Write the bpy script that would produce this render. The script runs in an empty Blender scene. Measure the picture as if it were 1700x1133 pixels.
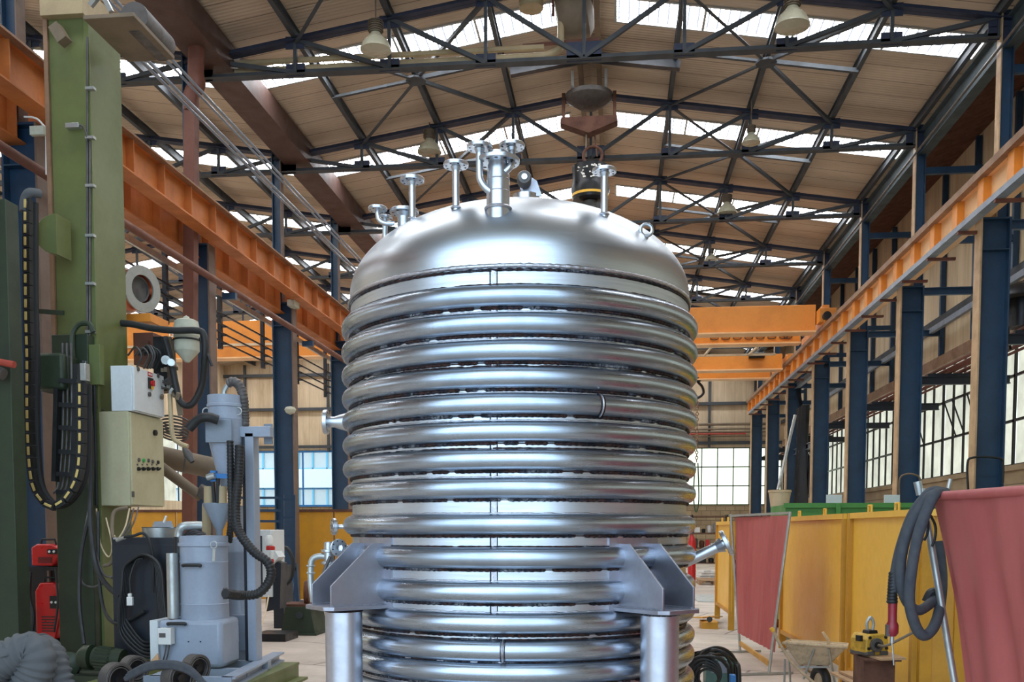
import bpy, math, random
from mathutils import Vector, Matrix, noise
random.seed(7)
V = Vector
PI = math.pi
SC = bpy.context.scene
COL = SC.collection

# ------------------------------------------------------------------ camera
F_PX = 1600.0
YAW = math.atan(172.0 / F_PX)
PITCH = math.radians(3.5)          # camera tips slightly down
EYE = V((0, 0, 1.75))
CY = 880 + F_PX * math.tan(PITCH)
cam_d = bpy.data.cameras.new('camera')
cam = bpy.data.objects.new('camera', cam_d); COL.objects.link(cam)
cam.location = EYE
cam.rotation_euler = (PI / 2 - PITCH, 0, YAW)
cam_d.sensor_width = 36; cam_d.lens = 36 * F_PX / 1700
cam_d.shift_y = (CY - 566.5) / 1700
cam_d.clip_end = 400
SC.camera = cam
CF = V((-math.sin(YAW) * math.cos(PITCH), math.cos(YAW) * math.cos(PITCH), -math.sin(PITCH)))
CR = V((math.cos(YAW), math.sin(YAW), 0))
CU = V((-math.sin(YAW) * math.sin(PITCH), math.cos(YAW) * math.sin(PITCH), math.cos(PITCH)))
HF = V((-math.sin(YAW), math.cos(YAW), 0))

def A(px, py, Y=None, z=None, X=None):
    """the point of the hall seen at a photograph pixel, at hall depth Y, height z or offset X"""
    d = CF * F_PX + CR * (px - 850) + CU * (CY - py)
    if Y is not None: t = (Y - EYE.y) / d.y
    elif z is not None: t = (z - EYE.z) / d.z
    else: t = (X - EYE.x) / d.x
    return EYE + d * t

# ------------------------------------------------------------------ world, exposure, daylight
SC.view_settings.view_transform = 'Standard'
SC.view_settings.look = 'None'
SC.view_settings.gamma = 1
SC.view_settings.use_curve_mapping = False
SC.view_settings.exposure = 0.3
w = bpy.data.worlds.new('sky'); SC.world = w; w.use_nodes = True
bg = w.node_tree.nodes['Background']
bg.inputs[0].default_value = (0.72, 0.86, 1.0, 1); bg.inputs[1].default_value = 2.0

def area(name, loc, rot, sx, sy, power, col):
    l = bpy.data.lights.new(name, 'AREA'); l.shape = 'RECTANGLE'; l.size = sx; l.size_y = sy
    l.energy = power; l.color = col
    o = bpy.data.objects.new(name, l); COL.objects.link(o); o.location = loc; o.rotation_euler = rot
    return o
# daylight coming in through the open hall front behind the photographer
area('door_daylight', (-2.45, -.5, 5.6), (PI / 2, 0, 0), 11.4, 11, 360, (0.43, 0.73, 1.0))
SKY_E = 19.0     # roof lights
WIN_E = 0.85    # frosted side windows
END_E = 1.6     # frosted end windows

# ------------------------------------------------------------------ mesh helpers
class MB:
    def __init__(s): s.v = []; s.f = []
    def add(s, vs, fs):
        n = len(s.v); s.v += [V(x) for x in vs]; s.f += [tuple(i + n for i in f) for f in fs]; return s
    def box(s, c, d, rz=0, R=None):
        c = V(c); hx, hy, hz = d[0] / 2, d[1] / 2, d[2] / 2
        M = R if R is not None else Matrix.Rotation(rz, 3, 'Z')
        vs = [c + M @ V((x, y, z)) for x in (-hx, hx) for y in (-hy, hy) for z in (-hz, hz)]
        return s.add(vs, [(0, 1, 3, 2), (4, 6, 7, 5), (0, 4, 5, 1), (2, 3, 7, 6), (0, 2, 6, 4), (1, 5, 7, 3)])
    def mm(s, x0, x1, y0, y1, z0, z1):
        return s.box(((x0 + x1) / 2, (y0 + y1) / 2, (z0 + z1) / 2), (abs(x1 - x0), abs(y1 - y0), abs(z1 - z0)))
    def frame(s, p, q, up=None):
        p = V(p); q = V(q); d = (q - p).normalized()
        u = V(up) if up is not None else (V((0, 0, 1)) if abs(d.z) < .9 else V((0, 1, 0)))
        a = d.cross(u).normalized(); b = a.cross(d).normalized()
        return p, q, a, b
    def prof(s, p, q, pts, up=None):
        """extrude a closed 2-D profile (side, up) from p to q"""
        p, q, a, b = s.frame(p, q, up)
        n = len(pts)
        vs = [p + a * x + b * y for x, y in pts] + [q + a * x + b * y for x, y in pts]
        fs = [(i, (i + 1) % n, n + (i + 1) % n, n + i) for i in range(n)] + [tuple(range(n))[::-1], tuple(range(n, 2 * n))]
        return s.add(vs, fs)
    def bar(s, p, q, w, h=None, up=None):
        h = h or w
        return s.prof(p, q, [(-w / 2, -h / 2), (w / 2, -h / 2), (w / 2, h / 2), (-w / 2, h / 2)], up)
    def angle(s, p, q, w, t=.012, up=None):
        return s.prof(p, q, [(-w / 2, -w / 2), (w / 2, -w / 2), (w / 2, -w / 2 + t), (t - w / 2, t - w / 2), (t - w / 2, w / 2), (-w / 2, w / 2)], up)
    def ib(s, p, q, w, h, t=.02, up=None):
        x, y, k = w / 2, h / 2, t / 2
        return s.prof(p, q, [(-x, -y), (x, -y), (x, t - y), (k, t - y), (k, y - t), (x, y - t), (x, y), (-x, y), (-x, y - t), (-k, y - t), (-k, t - y), (-x, t - y)], up)
    def tube(s, pts, r, n=12, closed=False, radii=None, cap=True):
        pts = [V(p) for p in pts]; m = len(pts); base = len(s.v)
        d0 = (pts[1] - pts[0]).normalized()
        nrm = d0.orthogonal().normalized()
        for i, p in enumerate(pts):
            if closed: d = (pts[(i + 1) % m] - pts[i - 1]).normalized()
            else: d = (pts[min(i + 1, m - 1)] - pts[max(i - 1, 0)]).normalized()
            nrm = (nrm - d * nrm.dot(d)).normalized(); b = d.cross(nrm)
            rr = radii[i] if radii else r
            for k in range(n):
                a = 2 * PI * k / n
                s.v.append(p + (nrm * math.cos(a) + b * math.sin(a)) * rr)
        for i in range(m if closed else m - 1):
            j = (i + 1) % m
            for k in range(n):
                l = (k + 1) % n
                s.f.append((base + i * n + k, base + i * n + l, base + j * n + l, base + j * n + k))
        if not closed and cap:
            s.f.append(tuple(base + k for k in range(n))[::-1]); s.f.append(tuple(base + (m - 1) * n + k for k in range(n)))
        return s
    def cyl(s, p, q, r, r2=None, n=24):
        return s.tube([p, q], r, n, radii=[r, r if r2 is None else r2])
    def ring(s, p, q, ro, ri, n=28):
        """flat annulus with thickness between p and q"""
        return s.lathe([(ri, 0), (ro, 0), (ro, 1), (ri, 1)], p, V(q) - V(p), n, True, True)
    def lathe(s, prof, c=(0, 0, 0), axis=(0, 0, 1), n=32, loop=False, unit=False):
        """profile of (radius, height) about an axis"""
        c = V(c); ax = V(axis); L = ax.length if unit else 1; ax = ax.normalized()
        a = ax.orthogonal().normalized(); b = ax.cross(a); base = len(s.v); m = len(prof)
        for r, h in prof:
            for k in range(n):
                t = 2 * PI * k / n
                s.v.append(c + ax * h * L + (a * math.cos(t) + b * math.sin(t)) * max(r, 1e-5))
        for i in range(m if loop else m - 1):
            j = (i + 1) % m
            for k in range(n):
                l = (k + 1) % n
                s.f.append((base + i * n + k, base + i * n + l, base + j * n + l, base + j * n + k))
        return s
    def torus(s, c, R, r, axis=(0, 0, 1), n=40, m=10):
        return s.lathe([(R + r * math.cos(2 * PI * i / m), r * math.sin(2 * PI * i / m)) for i in range(m)], c, axis, n, True)
    def poly(s, pts, th, nrm=None):
        """extrude a 3-D polygon by th along nrm (both sides)"""
        pts = [V(p) for p in pts]; n = len(pts)
        if nrm is None: nrm = (pts[1] - pts[0]).cross(pts[2] - pts[0])
        k = V(nrm).normalized() * th / 2
        return s.add([p - k for p in pts] + [p + k for p in pts], [tuple(range(n))[::-1], tuple(range(n, 2 * n))] + [(i, (i + 1) % n, n + (i + 1) % n, n + i) for i in range(n)])
    def build(s, name, mat, parent=None, bevel=0, smooth=35):
        me = bpy.data.meshes.new(name)
        me.from_pydata([tuple(x) for x in s.v], [], s.f); me.update()
        import bmesh
        bm = bmesh.new(); bm.from_mesh(me); bmesh.ops.recalc_face_normals(bm, faces=bm.faces); bm.to_mesh(me); bm.free()
        me.polygons.foreach_set('use_smooth', [True] * len(me.polygons))
        me.set_sharp_from_angle(angle=math.radians(smooth))
        me.materials.append(mat)
        o = bpy.data.objects.new(name, me); COL.objects.link(o)
        if parent is not None:
            bpy_parent(o, parent)
        if bevel:
            b = o.modifiers.new('bevel', 'BEVEL'); b.width = bevel; b.segments = 2; b.limit_method = 'ANGLE'; b.angle_limit = math.radians(40)
        return o

def world_loc(o):
    m = Matrix.Translation(o.location) @ o.rotation_euler.to_matrix().to_4x4()
    while o.parent:
        o = o.parent; m = (Matrix.Translation(o.location) @ o.rotation_euler.to_matrix().to_4x4()) @ m
    return m
CH = {}
def bpy_parent(o, parent):
    """geometry is written in hall coordinates; keep it there under a parent that stands elsewhere"""
    o.parent = parent; CH.setdefault(parent.name, []).append(o)
    M = world_loc(parent).inverted()
    if o.data is not None and (M.translation.length > 1e-9 or parent.rotation_euler.z): o.data.transform(M)

def tag(o, label, cat, group=None, kind=None):
    o['label'] = label; o['category'] = cat
    if group: o['group'] = group
    if kind: o['kind'] = kind
    return o
def thing(name, label, cat, loc=(0, 0, 0), group=None, kind=None):
    o = bpy.data.objects.new(name, None); COL.objects.link(o); o.location = loc; o.empty_display_size = .2
    return tag(o, label, cat, group, kind)
def struct(o): o['kind'] = 'structure'; return o
def kids(o): return CH.get(o.name, [])
def dup(root, dloc, label=None, flip=None, group=None):
    def cp(o, par):
        c = o.copy(); COL.objects.link(c)
        if par is not None: c.parent = par; CH.setdefault(par.name, []).append(c)
        for k in kids(o):
            cp(k, c)
        return c
    r = cp(root, None)
    r.location = root.location + V(dloc)
    if label: r['label'] = label
    if group: r['group'] = group
    return r
ORD = ['first', 'second', 'third', 'fourth', 'fifth', 'sixth', 'seventh', 'eighth', 'ninth', 'tenth', 'eleventh', 'twelfth', 'thirteenth', 'fourteenth', 'fifteenth', 'sixteenth']
def smooth_path(pts, n=8):
    """Catmull-Rom through points"""
    P = [V(p) for p in pts]; P = [P[0] * 2 - P[1]] + P + [P[-1] * 2 - P[-2]]; out = []
    for i in range(1, len(P) - 2):
        for k in range(n):
            t = k / n
            out.append(.5 * ((2 * P[i]) + (P[i + 1] - P[i - 1]) * t + (2 * P[i - 1] - 5 * P[i] + 4 * P[i + 1] - P[i + 2]) * t * t + (-P[i - 1] + 3 * P[i] - 3 * P[i + 1] + P[i + 2]) * t ** 3))
    out.append(P[-2]); return out

# ------------------------------------------------------------------ materials
def srgb(r, g, b):
    f = lambda c: (c / 255 / 12.92) if c / 255 <= .04045 else ((c / 255 + .055) / 1.055) ** 2.4
    return (f(r), f(g), f(b), 1)
class NT:
    def __init__(s, name):
        s.m = bpy.data.materials.new(name); s.m.use_nodes = True
        s.t = s.m.node_tree; s.n = s.t.nodes; s.b = s.n['Principled BSDF']; s.o = s.n['Material Output']
        s.tc = s.n.new('ShaderNodeTexCoord')
    def new(s, t, **k):
        x = s.n.new('ShaderNode' + t)
        for a, b in k.items(): setattr(x, a, b)
        return x
    def link(s, a, b): s.t.links.new(a, b)
    def map(s, scale=(1, 1, 1), coord='Object', rot=(0, 0, 0)):
        x = s.new('Mapping'); x.inputs['Scale'].default_value = scale; x.inputs['Rotation'].default_value = rot
        s.link(s.tc.outputs[coord], x.inputs[0]); return x.outputs[0]
    def noise(s, vec, scale=5, det=4, rough=.55):
        x = s.new('TexNoise'); x.inputs['Scale'].default_value = scale; x.inputs['Detail'].default_value = det; x.inputs['Roughness'].default_value = rough
        s.link(vec, x.inputs['Vector']); return x.outputs['Fac']
    def ramp(s, fac, stops):
        x = s.new('ValToRGB'); e = x.color_ramp.elements
        while len(e) < len(stops): e.new(.5)
        for i, (p, c) in enumerate(stops):
            e[i].position = p; e[i].color = c if len(c) == 4 else (*c, 1)
        s.link(fac, x.inputs[0]); return x.outputs[0]
    def range(s, fac, a, b, c, d):
        x = s.new('MapRange'); s.link(fac, x.inputs[0])
        for i, k in enumerate((a, b, c, d)): x.inputs[1 + i].default_value = k
        return x.outputs[0]
    def mix(s, fac, a, b, mode='MIX'):
        x = s.new('Mix', data_type='RGBA', blend_type=mode)
        for sock, val in ((x.inputs[0], fac), (x.inputs[6], a), (x.inputs[7], b)):
            if isinstance(val, (tuple, list, float, int)): sock.default_value = val
            else: s.link(val, sock)
        return x.outputs[2]
    def bump(s, h, st=.3, dist=.01):
        x = s.new('Bump'); x.inputs['Strength'].default_value = st; x.inputs['Distance'].default_value = dist
        s.link(h, x.inputs['Height']); s.link(x.outputs[0], s.b.inputs['Normal']); return x
    def set(s, **k):
        for a, b in k.items(): s.b.inputs[a.replace('_', ' ')].default_value = b

def paint(name, col, rough=.45, metal=0, dirt=.35, dcol=(70, 55, 42), scale=2.5, bump=.06, vary=.035):
    """painted / plain surface with wear: blotches of grime and fine grain"""
    t = NT(name); c = srgb(*col)
    v = t.map(); n1 = t.noise(v, scale, 6, .62); n2 = t.noise(v, scale * 14, 3)
    f = t.range(n1, .42, .78, 0, dirt)
    base = t.mix(f, c, srgb(*dcol))
    f2 = t.range(n2, .3, .7, 1 - vary, 1 + vary)
    hsv = t.new('HueSaturation'); t.link(f2, hsv.inputs['Value']); t.link(base, hsv.inputs['Color'])
    t.link(hsv.outputs[0], t.b.inputs['Base Color'])
    t.link(t.range(n1, .3, .8, rough - .08, rough + .2), t.b.inputs['Roughness'])
    t.set(Metallic=metal)
    t.bump(n2, bump, .004)
    return t.m
def steel(name, col=(196, 200, 205), r0=.18, r1=.42, streak=(1, 1, 60), stain=.25, scol=(90, 88, 92), bump=.12, metal=1.0, scale=1.6, sk=.35):
    """bare stainless: brushed streaks, blotchy pickling marks"""
    t = NT(name)
    v = t.map(streak); n = t.noise(v, 1.0 * 3, 6, .6); n1 = t.noise(t.map(), scale, 6, .6)
    f = t.range(n1, .45, .8, 0, stain)
    base = t.mix(f, srgb(*col), srgb(*scol))
    base = t.mix(t.range(n, .35, .75, 0, sk), base, srgb(*(int(c * .62) for c in col)))
    t.link(base, t.b.inputs['Base Color'])
    m = t.new('Math', operation='MULTIPLY'); t.link(n, m.inputs[0]); t.link(n1, m.inputs[1])
    t.link(t.range(m.outputs[0], .12, .42, r0, r1), t.b.inputs['Roughness'])
    t.set(Metallic=metal); t.bump(n, bump, .003)
    return t.m
def glow(name, col, strength, grid=None, noise_amt=.0, coord_rot=(0, 0, 0)):
    """daylight seen through frosted panes"""
    t = NT(name)
    e = t.new('Emission'); e.inputs['Strength'].default_value = strength
    c = srgb(*col)
    if noise_amt:
        n = t.noise(t.map((1, 1, 1)), 1.3, 5, .6)
        c = t.mix(t.range(n, .35, .7, 0, noise_amt), c, srgb(*(int(x * .72) for x in col)))  # mottled darkening: tree shadows put into the pane colour
    if grid:
        b = t.new('TexBrick', offset=0, squash=1)
        b.inputs['Scale'].default_value = 1; b.inputs['Mortar Size'].default_value = grid[2]
        b.inputs['Brick Width'].default_value = grid[0]; b.inputs['Row Height'].default_value = grid[1]
        b.inputs['Color1'].default_value = b.inputs['Color2'].default_value = (1, 1, 1, 1)
        b.inputs['Mortar'].default_value = (.03, .032, .036, 1)
        b.inputs['Mortar Smooth'].default_value = .3
        t.link(t.map(), b.inputs['Vector'])
        c = t.mix(1.0, c, b.outputs['Color'], 'MULTIPLY')
    if isinstance(c, tuple): e.inputs[0].default_value = c
    else: t.link(c, e.inputs[0])
    t.link(e.outputs[0], t.o.inputs['Surface'])
    return t.m

M = {}
M['trussblue'] = paint('dark_blue_truss_paint', (42, 50, 72), .65, dirt=.4, dcol=(26, 26, 34))
M['eaves'] = paint('grey_green_eaves_paint', (62, 74, 78), .6, dirt=.4, dcol=(40, 42, 42))
M['blue'] = paint('blue_steel_paint', (34, 64, 92), .4, dirt=.5, dcol=(22, 26, 34))
M['bluegrey'] = paint('grey_blue_truss_paint', (62, 67, 72), .68, dirt=.5, dcol=(50, 45, 42))
M['tan_paint'] = paint('tan_flange_paint', (190, 158, 120), .55, dirt=.5)
M['orange'] = paint('orange_crane_paint', (224, 140, 48), .42, dirt=.35, dcol=(130, 62, 24), scale=1.2)
M['orange_pale'] = paint('crane_orange_lit_web', (240, 192, 138), .5, dirt=.35, dcol=(170, 104, 60), scale=1.5)  # crane orange, paled so the light on the girder web is in the colour
M['flange_left'] = paint('shaded_tan_flange_paint', (112, 92, 80), .55, dirt=.5)  # tan flange paint with the weaker light on the left columns coloured in
M['orange_dk'] = paint('dull_orange_girder_paint', (196, 116, 56), .5, dirt=.55, dcol=(96, 52, 28), scale=1.5)
M['rail'] = paint('rusty_rail_steel', (150, 118, 92), .55, metal=.3, dirt=.6, dcol=(80, 55, 40))
M['brown'] = paint('dark_brown_gutter_paint', (74, 50, 42), .6, dirt=.5, dcol=(56, 40, 34))
M['rust'] = paint('red_brown_paint', (108, 62, 46), .55, dirt=.5, dcol=(70, 42, 34))
M['green'] = paint('olive_green_machine_paint', (104, 112, 64), .42, dirt=.45, dcol=(62, 66, 44), scale=1.1)
M['green_dk'] = paint('dark_green_machine_paint', (42, 56, 36), .5, dirt=.6, dcol=(26, 32, 26))
M['green_br'] = paint('bright_green_container_paint', (72, 138, 62), .45, dirt=.3, dcol=(40, 70, 40))
M['yellow'] = paint('yellow_screen_paint', (242, 188, 66), .38, dirt=.3, dcol=(176, 128, 36), scale=.9)
M['yellow_dk'] = paint('mustard_panel_paint', (196, 140, 34), .45, dirt=.4, dcol=(128, 84, 28))
M['yellow_lift'] = paint('worn_yellow_magnet_paint', (206, 160, 48), .5, dirt=.7, dcol=(70, 54, 34), scale=12)
M['black'] = paint('black_rubber', (26, 27, 29), .5, dirt=.3, dcol=(60, 58, 55), scale=8)
M['black_m'] = paint('black_metal', (34, 35, 38), .35, metal=.4, dirt=.4, dcol=(60, 52, 45), scale=6)
M['navy'] = paint('dark_navy_cabinet_paint', (24, 31, 42), .4, dirt=.4, dcol=(22, 24, 30), scale=3)
M['grey'] = paint('light_grey_machine_paint', (152, 163, 180), .35, dirt=.25, dcol=(120, 120, 126), scale=2)
M['grey2'] = paint('mid_grey_frame_paint', (128, 138, 150), .4, dirt=.3, dcol=(90, 92, 98), scale=3)
M['white_cab'] = paint('pale_grey_cabinet_paint', (214, 220, 222), .4, dirt=.2, dcol=(150, 146, 140), scale=2)
M['beige_cab'] = paint('beige_cabinet_paint', (186, 180, 146), .45, dirt=.4, dcol=(150, 132, 96), scale=2)
M['red'] = paint('red_welder_casing', (190, 30, 30), .3, dirt=.2, dcol=(90, 20, 20), scale=6)
M['redplug'] = paint('red_plastic', (190, 30, 30), .35, dirt=.1)
M['darkred'] = paint('dark_red_torch_plastic', (140, 34, 46), .4, dirt=.3, dcol=(60, 24, 28), scale=20)
M['white'] = paint('white_plastic', (226, 226, 222), .4, dirt=.2, dcol=(160, 155, 148), scale=6)
M['cyan'] = paint('blue_plastic_crate', (40, 140, 180), .4, dirt=.3, dcol=(20, 70, 100), scale=5)
M['teal'] = paint('grey_teal_box_paint', (96, 140, 132), .45, dirt=.3)
M['skyblue'] = paint('bright_blue_machine_paint', (40, 120, 190), .4, dirt=.2)
M['galv'] = paint('galvanised_steel', (186, 190, 188), .38, metal=.75, dirt=.4, dcol=(110, 108, 104), scale=6)
M['beige_pipe'] = paint('beige_painted_pipe', (176, 156, 120), .5, dirt=.35, dcol=(96, 80, 60))
M['brownpipe'] = paint('grimy_brown_duct', (122, 106, 86), .6, dirt=.6, dcol=(62, 54, 44), scale=1.4)
M['copper'] = paint('copper_wire', (206, 112, 70), .3, metal=.9, dirt=.2)
M['wood'] = paint('dusty_wood', (176, 142, 106), .7, dirt=.5, dcol=(110, 84, 60), scale=6)
M['rusty'] = paint('rusted_steel', (98, 62, 46), .7, metal=.2, dirt=.7, dcol=(50, 34, 28), scale=5)
M['cement'] = paint('cement_crusted_metal', (204, 184, 154), .85, dirt=.6, dcol=(120, 100, 78), scale=14, bump=.6, vary=.15)
M['castiron'] = paint('grey_cast_iron', (96, 92, 90), .5, metal=.4, dirt=.5, dcol=(56, 46, 40), scale=8)
M['cloth'] = paint('pale_cloth_bag', (190, 190, 172), .9, dirt=.3, dcol=(120, 116, 100), scale=8)
M['lampglass'] = paint('milky_lamp_glass', (176, 172, 150), .25, dirt=.25, dcol=(120, 108, 84), scale=4)
M['dusty'] = paint('dusty_lamp_housing', (104, 92, 76), .6, metal=.2, dirt=.5)
M['concrete_blk'] = None
M['ylw_link'] = paint('pale_yellow_chain_link', (214, 186, 110), .5, dirt=.3)
M['green_cable'] = paint('green_chain_strap', (70, 100, 60), .6)
M['red_pipe'] = paint('red_painted_pipe', (168, 60, 44), .5, dirt=.4)
M['button_green'] = paint('green_push_button', (20, 150, 70), .3, dirt=0)
M['pale_stripe'] = paint('dirty_cream_plastic', (206, 184, 150), .5, dirt=.4)
M['ink'] = paint('dark_lettering', (40, 36, 34), .6, dirt=0)
M['ink_w'] = paint('white_lettering', (228, 224, 214), .6, dirt=0)

# stainless for the vessel
M['ss'] = steel('brushed_stainless_dome', (196, 202, 208), .30, .40, (.5, .5, 40), .15, (160, 160, 162), .012, 1.0, 1.6, .12)
M['ss_shell'] = steel('matt_stainless_shell', (204, 209, 216), .34, .5, (1, 1, 20), .12, (170, 168, 170), .04)
M['ss_ring'] = steel('mill_finish_half_pipe', (188, 198, 210), .22, .42, (1.2, 1.2, 90), .5, (92, 104, 120), .05, 1.0, 2.4, .42)
M['ss_pipe'] = steel('polished_stainless_pipe', (206, 210, 216), .26, .42, (4, 4, 4), .15, (130, 132, 138), .04)
M['ss_leg'] = steel('satin_stainless_leg', (208, 210, 220), .32, .5, (3, 3, 3), .15, (170, 160, 170), .03)
M['ss_plate'] = steel('hot_rolled_stainless_plate', (176, 176, 186), .38, .56, (3, 3, 3), .3, (130, 128, 136), .08)
def weld_mat():
    t = NT('heat_tinted_weld_bead')
    v = t.map((1, 1, 1)); n = t.noise(v, 70, 4, .7); n2 = t.noise(v, 3.5, 4, .6)
    c = t.ramp(n2, [(.36, srgb(34, 34, 40)), (.47, srgb(92, 62, 54)), (.55, srgb(58, 60, 74)), (.7, srgb(176, 178, 184))])
    c = t.mix(t.range(n, .4, .62, 0, 1), c, srgb(30, 27, 28))
    t.link(c, t.b.inputs['Base Color']); t.set(Metallic=.85, Roughness=.4); t.bump(n, 1.0, .012)
    return t.m
M['weld'] = weld_mat()
M['weldclean'] = steel('bright_weld_seam', (200, 198, 204), .3, .5, (40, 40, 40), .4, (110, 100, 104), .6, 1.0, 30)

def roof_mat():
    t = NT('corrugated_roof_lining')
    sep = t.new('SeparateXYZ'); t.link(t.tc.outputs['Object'], sep.inputs[0])
    n = t.noise(t.map((.3, 1, 1)), 1.4, 6, .6)
    c = t.mix(t.range(n, .35, .75, 0, .6), srgb(200, 182, 160), srgb(150, 130, 110))
    m = t.new('Math', operation='MULTIPLY'); t.link(sep.outputs['Y'], m.inputs[0]); m.inputs[1].default_value = 1 / .62
    fr = t.new('Math', operation='FRACT'); t.link(m.outputs[0], fr.inputs[0])
    seam = t.range(fr.outputs[0], 0, .05, 1, 0)
    c = t.mix(seam, c, srgb(70, 56, 44))
    t.link(c, t.b.inputs['Base Color']); t.set(Roughness=.8)
    w = t.new('TexWave', wave_type='BANDS', bands_direction='Y'); w.inputs['Scale'].default_value = 3.2; t.link(t.map(), w.inputs['Vector'])
    t.bump(w.outputs['Fac'], .5, .02)
    return t.m
M['roof'] = roof_mat()
def wall_mat(name, axis='Y', col=(226, 206, 172), col2=(176, 148, 112)):
    t = NT(name)
    sep = t.new('SeparateXYZ'); t.link(t.tc.outputs['Object'], sep.inputs[0])
    sc = (1, 1, .15)
    n = t.noise(t.map(sc), 2.2, 7, .65)
    c = t.mix(t.range(n, .35, .78, 0, .85), srgb(*col), srgb(*col2))
    m = t.new('Math', operation='MULTIPLY'); t.link(sep.outputs[axis], m.inputs[0]); m.inputs[1].default_value = 1 / .56
    fr = t.new('Math', operation='FRACT'); t.link(m.outputs[0], fr.inputs[0])
    c = t.mix(t.range(fr.outputs[0], 0, .035, .7, 0), c, srgb(96, 78, 58))
    t.link(c, t.b.inputs['Base Color']); t.set(Roughness=.75)
    return t.m
M['wall_y'] = wall_mat('tan_wall_cladding')
M['wall_x'] = wall_mat('tan_end_cladding', 'X', (212, 192, 162), (160, 134, 104))
def block_mat(name, rot):
    t = NT(name)
    b = t.new('TexBrick'); b.inputs['Scale'].default_value = 1; b.inputs['Brick Width'].default_value = .5; b.inputs['Row Height'].default_value = .25
    b.inputs['Mortar Size'].default_value = .012; b.inputs['Color1'].default_value = srgb(168, 148, 116); b.inputs['Color2'].default_value = srgb(146, 126, 98); b.inputs['Mortar'].default_value = srgb(104, 90, 70)
    t.link(t.map(rot=rot), b.inputs['Vector'])
    n = t.noise(t.map(), 1.5, 5)
    c = t.mix(t.range(n, .4, .8, 0, .5), b.outputs['Color'], srgb(96, 82, 64))
    t.link(c, t.b.inputs['Base Color']); t.set(Roughness=.85)
    return t.m
M['block_x'] = block_mat('block_masonry_end', (PI / 2, 0, 0))
M['block_y'] = block_mat('block_masonry_side', (PI / 2, 0, PI / 2))
def floor_mat():
    t = NT('worn_concrete_floor')
    v = t.map(); n = t.noise(v, .7, 8, .65); n2 = t.noise(v, 9, 5, .6)
    c = t.mix(t.range(n, .3, .72, 0, 1), srgb(206, 192, 178), srgb(160, 146, 134))
    c = t.mix(t.range(n2, .6, .8, 0, .4), c, srgb(110, 98, 90))
    b = t.new('TexBrick', offset=.5); b.inputs['Scale'].default_value = 1; b.inputs['Brick Width'].default_value = 2.6; b.inputs['Row Height'].default_value = 2.0
    b.inputs['Mortar Size'].default_value = .018; b.inputs['Color1'].default_value = (1, 1, 1, 1); b.inputs['Color2'].default_value = (.93, .93, .93, 1); b.inputs['Mortar'].default_value = (.3, .28, .26, 1)
    t.link(t.map(rot=(0, 0, .35)), b.inputs['Vector'])
    c = t.mix(1.0, c, b.outputs['Color'], 'MULTIPLY')
    t.link(c, t.b.inputs['Base Color']); t.link(t.range(n, .3, .7, .45, .75), t.b.inputs['Roughness'])
    t.bump(n2, .2, .01)
    return t.m
M['floor'] = floor_mat()
def cloth_mat(name, col, col2, transl=.35):
    t = NT(name)
    n = t.noise(t.map((1, 1, .3)), 3, 6, .6)
    c = t.mix(t.range(n, .35, .75, 0, .7), srgb(*col), srgb(*col2))
    t.link(c, t.b.inputs['Base Color']); t.set(Roughness=.5)
    t.bump(t.noise(t.map(), 25, 3), .2, .004)
    tr = t.new('BsdfTranslucent'); t.link(c, tr.inputs[0])
    mx = t.new('MixShader'); mx.inputs[0].default_value = transl
    t.link(t.b.outputs[0], mx.inputs[1]); t.link(tr.outputs[0], mx.inputs[2]); t.link(mx.outputs[0], t.o.inputs['Surface'])
    return t.m
M['curtain'] = cloth_mat('red_pvc_welding_curtain', (216, 124, 120), (190, 92, 92))
M['hose_cloth'] = paint('blue_grey_textile_hose', (68, 71, 76), .8, dirt=.5, dcol=(48, 54, 66), scale=18, bump=.5)
M['duct_cloth'] = paint('grey_textile_duct', (88, 91, 94), .8, dirt=.4, dcol=(80, 84, 90), scale=7, bump=.4)
M['skylight'] = glow('wired_rooflight_daylight', (246, 250, 255), SKY_E, grid=(.19, .19, .02))
M['frost'] = glow('frosted_window_daylight', (240, 244, 226), WIN_E, noise_amt=.7)
M['frost_end'] = glow('bright_end_window_daylight', (232, 246, 226), END_E, noise_amt=.25)
def glass_mat():
    t = NT('clear_window_glass')
    tr = t.new('BsdfTransparent'); tr.inputs[0].default_value = (.93, .97, .97, 1); gl = t.new('BsdfGlossy'); gl.inputs['Roughness'].default_value = .02
    mx = t.new('MixShader'); mx.inputs[0].default_value = .06
    t.link(tr.outputs[0], mx.inputs[1]); t.link(gl.outputs[0], mx.inputs[2]); t.link(mx.outputs[0], t.o.inputs['Surface'])
    return t.m
M['glass'] = glass_mat()
M['facade'] = paint('white_facade_render', (238, 240, 240), .8, dirt=.05)
M['facade_blue'] = paint('sky_blue_window_frames', (110, 190, 220), .5, dirt=.05)
M['facade_glass'] = paint('pale_facade_glass', (206, 214, 214), .2, dirt=.2, dcol=(150, 160, 160))
M['ground'] = paint('outdoor_asphalt', (150, 150, 146), .9, dirt=.4)
# ================================================================== THE HALL
XL, XR, XC = -7.7, 6.45, -.62              # column lines and ridge of the main nave
WR, WL, WL2 = 8.7, -21.6, -7.7           # side walls
YF, YE = -.6, 52.0
BAYS = [17.8 + 4.7 * k for k in range(7)]
LIGHTS = [8.95 + 5 * k for k in range(9)]     # truss lines in view
EAVE, RIDGE, CHORD = 10.5, 11.61, 10.17
def top_z(x, xc=XC): return RIDGE - .157 * abs(x - xc)

struct(MB().mm(-24, 12, YF, YE + .3, -.2, 0).build('floor', M['floor']))
g = MB().mm(-90, 90, YE + .3, 160, -.4, -.2); g.mm(-60, 60, -60, YF, -.4, -.2)
struct(g.build('ground', M['ground']))

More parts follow.
